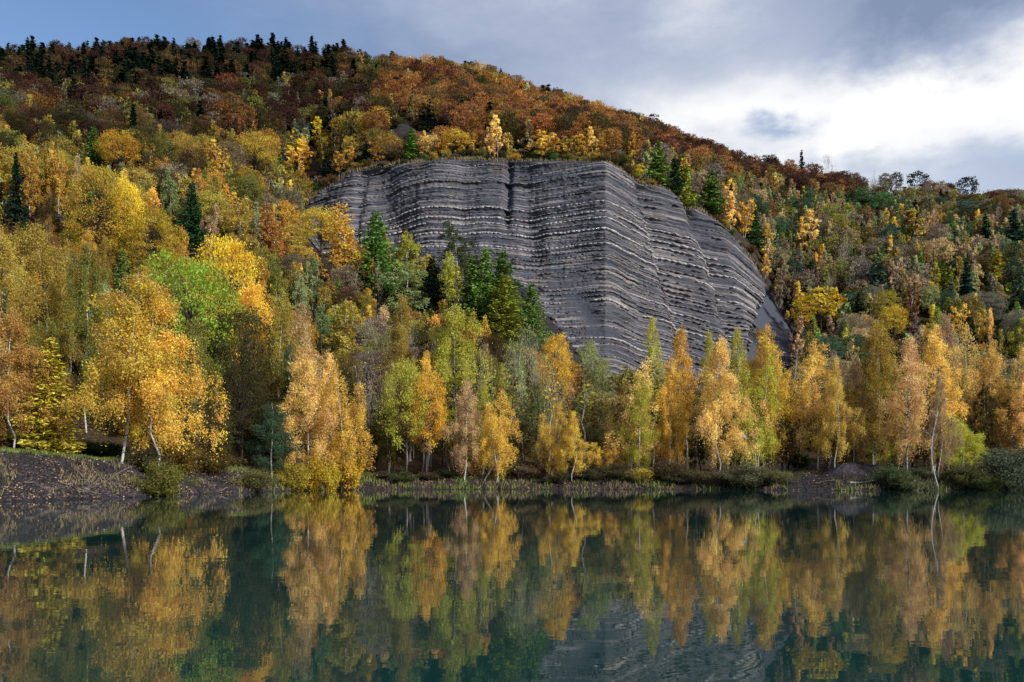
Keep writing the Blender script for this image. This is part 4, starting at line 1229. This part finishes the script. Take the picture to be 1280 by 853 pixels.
for (pxx, Y_), g_ in zip(cand, g_all):
    far = np.clip((Y_ - 140) / 200, 0, 1)
    Ht = PR.uniform(10.5, 15.0) if Y_ < RYint(pxx, 7) - 25 else PR.uniform(8, 13)
    top = HY - (g_ + Ht - HC) / Y_ * FPX
    kind, cn = zone(pxx, top)
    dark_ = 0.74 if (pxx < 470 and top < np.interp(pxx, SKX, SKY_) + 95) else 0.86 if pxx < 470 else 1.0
    Wt = {'birch': PR.uniform(4.2, 6.2), 'beech': PR.uniform(6.2, 9.2), 'spruce': PR.uniform(4.4, 6.0), 'larch': PR.uniform(3.8, 5.4)}[kind]
    if 430 < pxx < 770 and RYint(pxx, 5) < Y_ < RYint(pxx, 5) + 16: Ht *= .58; Wt *= .8; top = HY - (g_ + Ht - HC) / Y_ * FPX
    if kind == 'spruce': Ht *= PR.uniform(.85, 1.25) if pxx < 440 else PR.uniform(.85, 1.1); Wt *= 1.2
    wp = Wt / Y_ * FPX
    y5_ = RYint(pxx, 4)
    if 372 < pxx < 996 and Y_ < y5_ + 2:
        lim = min(np.interp(pxx - wp * .4, VBX, VBY), 1e9); lim = max(lim, np.interp(pxx + wp * .4, VBX, VBY), np.interp(pxx, VBX, VBY))
        if top < lim:
            Ht2 = hz(lim + PR.uniform(0, 14), Y_) - g_
            if Ht2 < 6: continue
            Ht = Ht2; top = HY - (g_ + Ht - HC) / Y_ * FPX
    bot = HY - (g_ - HC) / Y_ * FPX
    dx = np.abs(pxx - hp[:, 0]); wsum = 0.36 * (wp + hp[:, 3])
    # do not grow through, or in front of the upper part of, a hand-placed tree
    near = (dx < wsum * .8) & (np.abs(hp[:, 4] - Y_) < 2.5)
    hide = (dx < wsum) & (hp[:, 4] > Y_) & (top < hp[:, 1] + 0.52 * (hp[:, 2] - hp[:, 1])) & (bot > hp[:, 1])
    if near.any() or hide.any(): continue
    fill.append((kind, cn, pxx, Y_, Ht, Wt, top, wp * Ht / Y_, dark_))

ADJ = {'gold': 'golden', 'olgold': 'olive-gold', 'pink': 'pinkish', 'pale': 'pale green', 'teal': 'blue-green', 'larch': 'green', 'spruce': 'dark green',
       'grey': 'grey-brown', 'maroon': 'dark red-brown', 'rust': 'rust-orange', 'ylarch': 'yellow-green', 'tan': 'tan', 'darkolive': 'dark olive'}


def where(px, top):
    sk = np.interp(px, SKX, SKY_)
    if top < sk + 12: return 'on the skyline ' + ('of the left ridge' if px < 420 else 'above the rock face' if px < 800 else 'of the right ridge')
    if px < 420: return 'on the ' + ('upper' if top < 150 else 'middle' if top < 260 else 'lower') + ' left slope'
    if px < 800: return 'on the slope above the rock face' if top < 200 else 'below the rock face'
    return 'on the ' + ('upper' if top < sk + 70 else 'middle' if top < sk + 140 else 'lower') + ' right slope'


LIMIT = {'birch': 300, 'beech': 300, 'spruce': 300, 'larch': 300}
for k_ in LIMIT: LIMIT[k_] -= sum(1 for h in HAND if h[5] == k_)
stuff = {}
todo = []
under = []
for (pxx, Y_) in cand:
    if PR.random() < .8:
        pu = pxx + PR.uniform(-6, 6); Yu = Y_ + PR.uniform(-2.5, 2.5)
        if in_cliff([pu], [Yu], 3)[0] or (575 < pu < 995 and Yu > RYint(pu, 3) + 2 and Yu < RYint(pu, 5)): continue
        under.append(('shrub', str(PR.choice(['darkolive', 'brown', 'olive', 'grey', 'maroon', 'darkolive'])), pu, Yu, PR.uniform(1.6, 4.2), PR.uniform(3.2, 6.0), 0, 0, .8))
for kind in LIMIT:
    L = [f for f in fill if f[0] == kind]
    inview = [f for f in L if -10 < f[2] < 1290]
    inview.sort(key=lambda f: -f[7])
    pick = set(id(f) for f in inview[:LIMIT[kind]])
    stuff[kind] = [f for f in L if id(f) not in pick]
    for f in inview[:LIMIT[kind]]:
        _, cn, pxx, Y_, Ht, Wt, top, _, dk = f
        w_ = where(pxx, top)
        sz = Ht / 12.8 if kind != 'spruce' else Ht / 15.5
        w_ = w_.replace('on the skyline of the left ridge', 'on the skyline').replace('on the skyline of the right ridge', 'on the skyline').replace('on the skyline above the rock face', 'on the skyline')
        lab = '%s%s %s %s, %s' % ('small ' if sz < .9 else 'tall ' if sz > 1.1 else '', ADJ.get(cn, cn), kind, '' if len(rel(pxx, top).split()) > 8 else w_, rel(pxx, top))
        lab = ' '.join(lab.replace(' ,', ',').split()); lab = ' '.join(lab.split()[:16])
        todo.append((kind, pxx, Y_, Ht, Wt, cn, lab, dk))
from collections import Counter
cnt = Counter(t_[6] for t_ in todo)
for kind, pxx, Y_, Ht, Wt, cn, lab, dk in todo:
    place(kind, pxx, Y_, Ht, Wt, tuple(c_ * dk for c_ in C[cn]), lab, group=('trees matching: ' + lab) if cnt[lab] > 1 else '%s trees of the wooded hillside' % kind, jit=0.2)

# ------------------------------------------------------------------ the rest of the forest: one object of each kind, instanced trees
PROTO['shrub_far'] = [bush(116, 700, .30), bush(117, 700, .30)]
stuff['shrub'] = under
for kind, L in stuff.items():
    if not L: continue
    key = kind + '_far'
    protos = []
    for p_ in PROTO[key]:
        a = p_['merged_args']
        protos.append(bpy.data.objects.new(kind + '_pattern', mesh_np(kind + '_pattern', a[0], a[1], a[2], a[3], a[4])))
    n_ = len(L)
    gz = ground([f[2] for f in L], [f[3] for f in L]) - 0.1
    co = np.array([((f[2] - CX) / FPX * f[3], f[3], z) for f, z in zip(L, gz)])
    idx = PR.integers(0, len(protos), n_)
    sc = np.array([(f[5] / PROTO[key][i]['W'], f[5] / PROTO[key][i]['W'], f[4] / PROTO[key][i]['H']) for f, i in zip(L, idx)])
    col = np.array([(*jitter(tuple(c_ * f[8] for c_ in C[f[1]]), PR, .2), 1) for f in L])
    me = bpy.data.meshes.new(kind + '_woodland')
    me.vertices.add(n_); me.vertices.foreach_set('co', co.astype(np.float32).ravel())
    for nm, typ, arr, fld in (('pick', 'INT', idx, 'value'), ('tree_scale', 'FLOAT_VECTOR', sc, 'vector'), ('spin', 'FLOAT', PR.random(n_) * 6.28, 'value'), ('color', 'FLOAT_COLOR', col, 'color')):
        a = me.attributes.new(nm, typ, 'POINT'); a.data.foreach_set(fld, np.asarray(arr, np.int32 if typ == 'INT' else np.float32).ravel())
    o_ = link(kind + '_woodland', me, kind='stuff', label=('many %s trees filling the wooded slopes behind the nearer ones' % kind) if kind != 'shrub' else 'shrubs and saplings covering the ground under the hillside trees')
    o_['category'] = 'woodland'
    ng = bpy.data.node_groups.new(kind + '_woodland', 'GeometryNodeTree')
    ng.interface.new_socket('Geometry', in_out='INPUT', socket_type='NodeSocketGeometry')
    ng.interface.new_socket('Geometry', in_out='OUTPUT', socket_type='NodeSocketGeometry')
    N = ng.nodes; K = ng.links
    gi = N.new('NodeGroupInput'); go = N.new('NodeGroupOutput')
    jn = N.new('GeometryNodeJoinGeometry')
    for po in reversed(protos):
        oi = N.new('GeometryNodeObjectInfo'); oi.inputs['Object'].default_value = po; oi.inputs['As Instance'].default_value = True
        K.new(oi.outputs['Geometry'], jn.inputs[0])

    def na(name, typ):
        x = N.new('GeometryNodeInputNamedAttribute'); x.data_type = typ; x.inputs['Name'].default_value = name
        return x.outputs['Attribute']
    ip = N.new('GeometryNodeInstanceOnPoints')
    K.new(gi.outputs[0], ip.inputs['Points']); K.new(jn.outputs[0], ip.inputs['Instance'])
    ip.inputs['Pick Instance'].default_value = True
    K.new(na('pick', 'INT'), ip.inputs['Instance Index'])
    K.new(na('tree_scale', 'FLOAT_VECTOR'), ip.inputs['Scale'])
    cx_ = N.new('ShaderNodeCombineXYZ'); K.new(na('spin', 'FLOAT'), cx_.inputs[2])
    er = N.new('FunctionNodeEulerToRotation'); K.new(cx_.outputs[0], er.inputs[0]); K.new(er.outputs[0], ip.inputs['Rotation'])
    K.new(ip.outputs[0], go.inputs[0])
    md = o_.modifiers.new('trees', 'NODES'); md.node_group = ng

# ------------------------------------------------------------------ bank details
r3 = np.random.default_rng(44)
M_STONE = simple_mat('shale_chips', (0.016, 0.015, 0.018), (0.055, 0.050, 0.056), 1.2, 0.9)


def bank_points(n_, px0, px1, off0, off1):
    px = r3.uniform(px0, px1, n_); sh_ = RYint(px, 0)
    Yp = sh_ + r3.uniform(off0, off1, n_) ** 1.0
    g = ground(px, Yp)
    return np.stack([(px - CX) / FPX * Yp, Yp, g], 1), px, Yp


P1, _, _ = bank_points(5200, -60, 345, 0, 12)
stones('shale_chips', P1 + [0, 0, .02], r3.exponential(.07, len(P1)) + .05, M_STONE, kind='stuff', label='dark shale chips covering the left bank', category='stones')
P1, _, _ = bank_points(2600, 345, 1300, -0.5, 7)
stones('shore_pebbles', P1 + [0, 0, .02], r3.exponential(.08, len(P1)) + .06, M_STONE, kind='stuff', label='small dark stones along the far waterline', category='stones')
P1, pxs_, Ys1 = bank_points(1500, 994, 1125, 0, 45)
stones('path_gravel', P1 + [0, 0, .02], r3.exponential(.07, len(P1)) + .06, M_STONE, kind='stuff', label='grey gravel on the path and mound right of centre', category='gravel')
# rubble on the scree fans beside the rock face
px = np.concatenate([r3.uniform(935, 1000, 900), r3.uniform(600, 760, 700)])
Yp = np.array([r3.uniform(RYint(x, 3) + 4, RYint(x, 4) + 6) for x in px])
P1 = np.stack([(px - CX) / FPX * Yp, Yp, ground(px, Yp) + .1], 1)
stones('scree_rubble', P1, r3.exponential(.22, len(P1)) + .15, M_STONE, kind='stuff', label='loose grey rubble on the scree below the rock face', category='rubble')


def flakes(name, P, size, cols, flat=0.7, **props):
    """fallen leaves: small tilted quads"""
    N = len(P); n_ = r3.normal(size=(N, 3)); n_[:, 2] = np.abs(n_[:, 2]) + flat * 2; n_ /= np.linalg.norm(n_, axis=1)[:, None]
    a = np.cross(n_, r3.normal(size=(N, 3))); a /= np.linalg.norm(a, axis=1)[:, None]; b_ = np.cross(n_, a)
    s = (size * (0.5 + r3.random(N)))[:, None] * .5
    P = P + [0, 0, .04]
    Vv = np.stack([P - a * s, P + b_ * s * .7, P + a * s, P - b_ * s * .7], 1).reshape(-1, 3)
    me = mesh_np(name, Vv, np.arange(N * 4).reshape(-1, 4), [M_FLAKE], {'leafcol': ('FACE', 'FLOAT', r3.random(N))})
    return link(name, me, **props)


M_FLAKE, n = mat('fallen_leaves')
fa = n.n('ShaderNodeAttribute', attribute_name='leafcol')
cr = n.n('ShaderNodeValToRGB'); n.l(fa.outputs['Fac'], cr.inputs[0])
cr.color_ramp.elements[0].color = (.08, .05, .05, 1); cr.color_ramp.elements[1].color = (.40, .33, .22, 1)
for pos, colr in ((.3, (.17, .10, .08, 1)), (.55, (.30, .22, .18, 1)), (.85, (.40, .25, .08, 1))):
    e = cr.color_ramp.elements.new(pos); e.color = colr
d_ = n.n('ShaderNodeBsdfDiffuse'); n.l(cr.outputs[0], d_.inputs[0])
o = n.n('ShaderNodeOutputMaterial'); n.l(d_.outputs[0], o.inputs[0])
P1, px1, _ = bank_points(15000, -60, 345, 0.2, 13)
keep = fbm(P1[:, 0] / 2.5, P1[:, 1] / 1.6, 3, 88) + r3.random(len(P1)) * .35 > 0.70
flakes('fallen_leaves', P1[keep], np.full(keep.sum(), .17), None, kind='stuff', label='fallen brown and tan leaves scattered over the left bank', category='leaves')
P1, px1, _ = bank_points(16000, 345, 1310, 0.1, 26)
keep = fbm(P1[:, 0] / 3, P1[:, 1] / 3, 3, 89) + r3.random(len(P1)) * .35 > 0.64
flakes('leaf_litter', P1[keep], np.full(keep.sum(), .22), None, kind='stuff', label='fallen leaves on the ground along the far shore', category='leaves')


def blades(name, P, hgt, material, wid=.05, **props):
    N = len(P); a = r3.random(N) * 6.28; w = np.stack([np.cos(a), np.sin(a), np.zeros(N)], 1) * wid
    h = hgt * (0.5 + r3.random(N)); ln_ = r3.normal(0, .35, (N, 2)) * h[:, None]
    tip = P + np.concatenate([ln_, h[:, None]], 1)
    mid = P + np.concatenate([ln_ * .35, h[:, None] * .6], 1)
    Vv = np.stack([P - w, P + w, mid + w * .7, tip, mid - w * .7], 1)
    Ff = np.array([[0, 1, 2, 4]]); F2 = (Ff[None] + (np.arange(N) * 5)[:, None, None]).reshape(-1, 4)
    F3 = (np.array([[4, 2, 3, 3]])[None] + (np.arange(N) * 5)[:, None, None]).reshape(-1, 4)
    Vt = Vv.reshape(-1, 3)
    me = bpy.data.meshes.new(name)
    me.from_pydata(Vt.tolist(), [], F2.tolist() + F3[:, :3].tolist()); me.materials.append(material); me.update()
    return link(name, me, **props)


M_GRASS = simple_mat('green_grass', (0.045, 0.075, 0.018), (0.15, 0.17, 0.04), 0.8, 0.9)
M_DRY = simple_mat('dry_grass', (0.09, 0.07, 0.035), (0.22, 0.18, 0.10), 0.8, 0.9)
def strip(n_, x0, x1, w, off=0.4):
    px = r3.uniform(x0, x1, n_); Yp = RYint(px, 1) + off + np.abs(r3.normal(0, w, n_))
    return np.stack([(px - CX) / FPX * Yp, Yp, ground(px, Yp) - .02], 1)


px = r3.uniform(378, 975, 5000); Yp = RYint(px, 5) + r3.uniform(-.6, 4, 5000)
blades('cliff_edge_grass', np.stack([(px - CX) / FPX * Yp, Yp, ground(px, Yp) - .05], 1), .8, M_DRY, .09, kind='stuff', label='ragged dry grass along the cliff edge', category='grass')
blades('bank_grass', np.concatenate([strip(9000, -40, 345, 2.0), strip(9000, 345, 990, 1.5, -.2), strip(3000, 1060, 1300, 1.5, 0)]), .32, M_GRASS, kind='stuff', label='short green grass along the top of the bank', category='grass')
P1, px1, _ = bank_points(6000, 300, 1300, -.25, 6.5)
keep = ((px1 < 985) | (px1 > 1045)) & (fbm(P1[:, 0] / 2.2, P1[:, 1] / 2, 3, 90) > .53)
blades('shore_reeds', P1[keep], .5, M_DRY, .04, kind='stuff', label='dry tan grass and reeds at the far waterline', category='reeds')
P1, px1, _ = bank_points(9000, 300, 1300, -.1, 7)
keep = ((px1 < 985) | (px1 > 1045)) & (fbm(P1[:, 0] / 2.6, P1[:, 1] / 2, 3, 93) > .54)
blades('shore_weeds', P1[keep], .5, M_GRASS, .06, kind='stuff', label='green weeds among the dry grass at the far waterline', category='weeds')
P1, px1, _ = bank_points(5000, -40, 340, 1, 11)
keep = fbm(P1[:, 0] / 2.2, P1[:, 1] / 2.2, 3, 91) > .56
blades('bank_tussocks', P1[keep], .4, M_DRY, .035, kind='stuff', label='dry grass tufts on the dark left bank', category='grass')

# exposed roots on the left bank
M_ROOT = simple_mat('weathered_root', (0.05, 0.042, 0.04), (0.14, 0.12, 0.11), 3, 0.9)


def root_obj(px0, off0, px1, off1, rad, label, seed):
    t = TB(seed); r = t.r
    def seg(a, b, ra, lev):
        n_ = 9; s = np.linspace(0, 1, n_)
        pxs = a[0] + (b[0] - a[0]) * s + np.cumsum(r.normal(0, .9, n_)); of = a[1] + (b[1] - a[1]) * s + np.cumsum(r.normal(0, .16, n_))
        Ys_q = RYint(pxs, 0) + np.clip(of, -.3, 30); P = np.stack([(pxs - CX) / FPX * Ys_q, Ys_q, ground(pxs, Ys_q) + ra * 1.1 + .03], 1)
        t.tube(P, ra * (1 - .7 * s) + .006, 5, False)
        if lev < 2:
            for k_ in range(3):
                i = int(r.integers(2, 8)); seg((pxs[i], of[i]), (pxs[i] + (b[0] - a[0]) * r.uniform(.3, .6), of[i] + r.normal(0, 1.4)), ra * .55, lev + 1)
    seg((px0, off0), (px1, off1), rad, 0)
    tv = np.concatenate(t.tv); tf = np.concatenate(t.tf)
    link('tree_root', mesh_np('tree_root', tv, tf, [M_ROOT], smooth=True), label=label, category='root')


root_obj(168, 9.5, 115, 2.2, .10, 'pale root running down the bank left of the bent white birch', 201)
root_obj(72, 4.0, 122, 1.0, .08, 'weathered root at the waterline below the left bank', 202)
root_obj(285, 1.8, 262, 0.6, .07, 'pale root under the grassy overhang right of the shrub', 203)
root_obj(180, 8.5, 214, 1.8, .09, 'root reaching right from the dark birch trunk', 204)
root_obj(30, 3.2, 70, 1.6, .06, 'thin root on the bank near the left edge', 205)

# low shale mound and steps of broken ledge right of the path
def mound(px, Y, w, d, h, label, seed):
    nn = 34; u = np.linspace(-1, 1, nn); A, Bv = np.meshgrid(u, u, indexing='ij')
    x0 = (px - CX) / FPX * Y
    rr_ = np.sqrt(A ** 2 + Bv ** 2)
    hh = h * np.clip(1 - rr_ ** 1.6, -0.3, 1) * (0.75 + .5 * fbm(A * 2.2 + seed, Bv * 2.2, 3, seed)) + (fbm(A * 7, Bv * 7, 3, seed + 1) - .5) * .35 * (rr_ < 1)
    XX = x0 + A * w / 2; YY = Y + Bv * d / 2
    base = ground((CX + FPX * XX / YY).ravel(), YY.ravel()).reshape(XX.shape)
    me = mesh_np('shale_mound', np.stack([XX, YY, base - .12 + hh], 2).reshape(-1, 3), grid_faces(nn, nn)[:, ::-1], [M_STONEG], smooth=True)
    link('shale_mound', me, label=label, category='mound', kind='structure')


M_STONEG = simple_mat('shale_mound_earth', (0.016, 0.015, 0.021), (0.060, 0.055, 0.064), 2.4, 0.95, bump=0.8)
mound(1062, 134, 8.5, 6, 1.4, 'dark shale mound among the birches right of the path', 7)
mound(1085, 137, 6.5, 5, 1.2, 'lower shale mound behind the dark one', 17)

# fallen log and ledge slabs on the right shore
def log(px0, Y0, px1, Y1, rad, label, material, lift=.05):
    t = TB(int(px0)); s = np.linspace(0, 1, 8); pxs = px0 + (px1 - px0) * s; Yv = Y0 + (Y1 - Y0) * s
    P = np.stack([(pxs - CX) / FPX * Yv, Yv, ground(pxs, Yv) + rad + lift], 1) + np.cumsum(t.r.normal(0, .04, (8, 3)), 0)
    t.tube(P, rad * (1 - .4 * s), 7, False)
    link('fallen_log', mesh_np('fallen_log', np.concatenate(t.tv), np.concatenate(t.tf), [material], smooth=True), label=label, category='log')


log(1018, 124, 1052, 125.5, .14, 'dark fallen log lying across the shore right of the path', M_BARK)
log(1062, 124, 1098, 126, .12, 'pale weathered log below the low shale mound', M_GREY)
log(1128, 125.5, 1146, 126.5, .10, 'thin grey log on the shore near the curving white trunk', M_GREY)

# leaning bare trunks
def lean(px0, Y, topx, topy, rad, material, label, arc=0.0):
    g = ground1(px0, Y); z1 = hz(topy, Y); t = TB(int(px0 * 3)); s = np.linspace(0, 1, 8)
    x0 = (px0 - CX) / FPX * Y; x1 = (topx - CX) / FPX * Y
    P = np.stack([x0 + (x1 - x0) * s + arc * np.sin(s * 3.1), np.full(8, Y) + np.cumsum(t.r.normal(0, .05, 8)), g - .15 + (z1 - g) * s], 1)
    t.tube(P, rad * (1 - .55 * s), 7, False)
    for k_ in range(6):
        i = int(t.r.integers(3, 8)); d = np.array([t.r.normal(0, .8), t.r.normal(0, .4), 1.1]); s2 = np.linspace(0, 1, 4)[:, None]
        t.tube(P[i] + d * s2 * t.r.uniform(.6, 1.6), .03 * (1 - s2[:, 0]) + .008, 4, False)
    link('leaning_trunk', mesh_np('leaning_trunk', np.concatenate(t.tv), np.concatenate(t.tf), [material], smooth=True), label=label, category='tree trunk')


lean(704, 132.5, 720, 560, .17, M_BARK, 'dark trunk leaning right over the far shore edge')
lean(603, 134, 622, 572, .11, M_GREY, 'pale trunk leaning right below the compact gold birch')
lean(1174, 123, 1172, 520, .085, M_BIRCH, 'bright white trunk curving up from the water edge near the right end', arc=-.9)
lean(1125, 127, 1134, 555, .13, M_BARK, 'dark trunk leaning right under the peach-pink birch')
lean(430, 124, 425, 560, .045, M_GREY, 'thin grey stem rising from the golden overhanging shrub')

# the small round blue sign among the trees
M_BLUE = simple_mat('blue_sign_paint', (0.008, 0.16, 0.42), (0.01, 0.22, 0.52), 6, 0.5)
M_WHITE = simple_mat('white_sign_mark', (0.6, 0.65, 0.7), (0.7, 0.74, 0.78), 6, 0.5)
Yb = 134; g = ground1(930.5, Yb); zb = hz(545.8, Yb); xb = (930.5 - CX) / FPX * Yb
sg = link('trail_sign', None, label='small round blue sign on a thin dark post among the trees at the shore', category='sign'); sg.location = (xb, Yb, g)


def lathe(P, material, name, parent, sides=20):
    an = np.linspace(0, 2 * np.pi, sides, endpoint=False); V_ = []
    for (rad, y) in P: V_ += [(rad * math.cos(a), y, rad * math.sin(a)) for a in an]
    Ff = []
    for i in range(len(P) - 1):
        for k_ in range(sides): Ff.append((i * sides + k_, i * sides + (k_ + 1) % sides, (i + 1) * sides + (k_ + 1) % sides, (i + 1) * sides + k_))
    return link(name, mesh_np(name, V_, Ff, [material], smooth=False), parent)


bd = lathe([(0.0, -.03), (.31, -.03), (.33, -.01), (.33, .02), (0, .025)], M_BLUE, 'sign_board', sg); bd.location = (0, -.06, zb - g)
wm = lathe([(0.0, -.045), (.08, -.045), (.08, -.035)], M_WHITE, 'sign_mark', sg); wm.location = (.05, -.06, zb - g + .08)
t = TB(1); t.tube([(0, 0, -.3), (0, 0, (zb - g) * .5), (0, 0, zb - g + .2)], [.05, .05, .05], 8, False)
link('post', mesh_np('post', np.concatenate(t.tv), np.concatenate(t.tf), [M_BARK]), sg)

seen = Counter(o_['label'] for o_ in S.objects if o_.parent is None and 'label' in o_)
for o_ in S.objects:
    if o_.parent is None and 'label' in o_ and 'category' in o_ and o_.get('kind') is None:
        if seen[o_['label']] > 1: o_['group'] = 'alike: ' + o_['label']
print('beds', len(rock.children), sum(len(c_.data.polygons) for c_ in rock.children))
print('hand', len(HAND), 'placed', COUNT, 'fill', len(fill), {k: len(v) for k, v in stuff.items()})
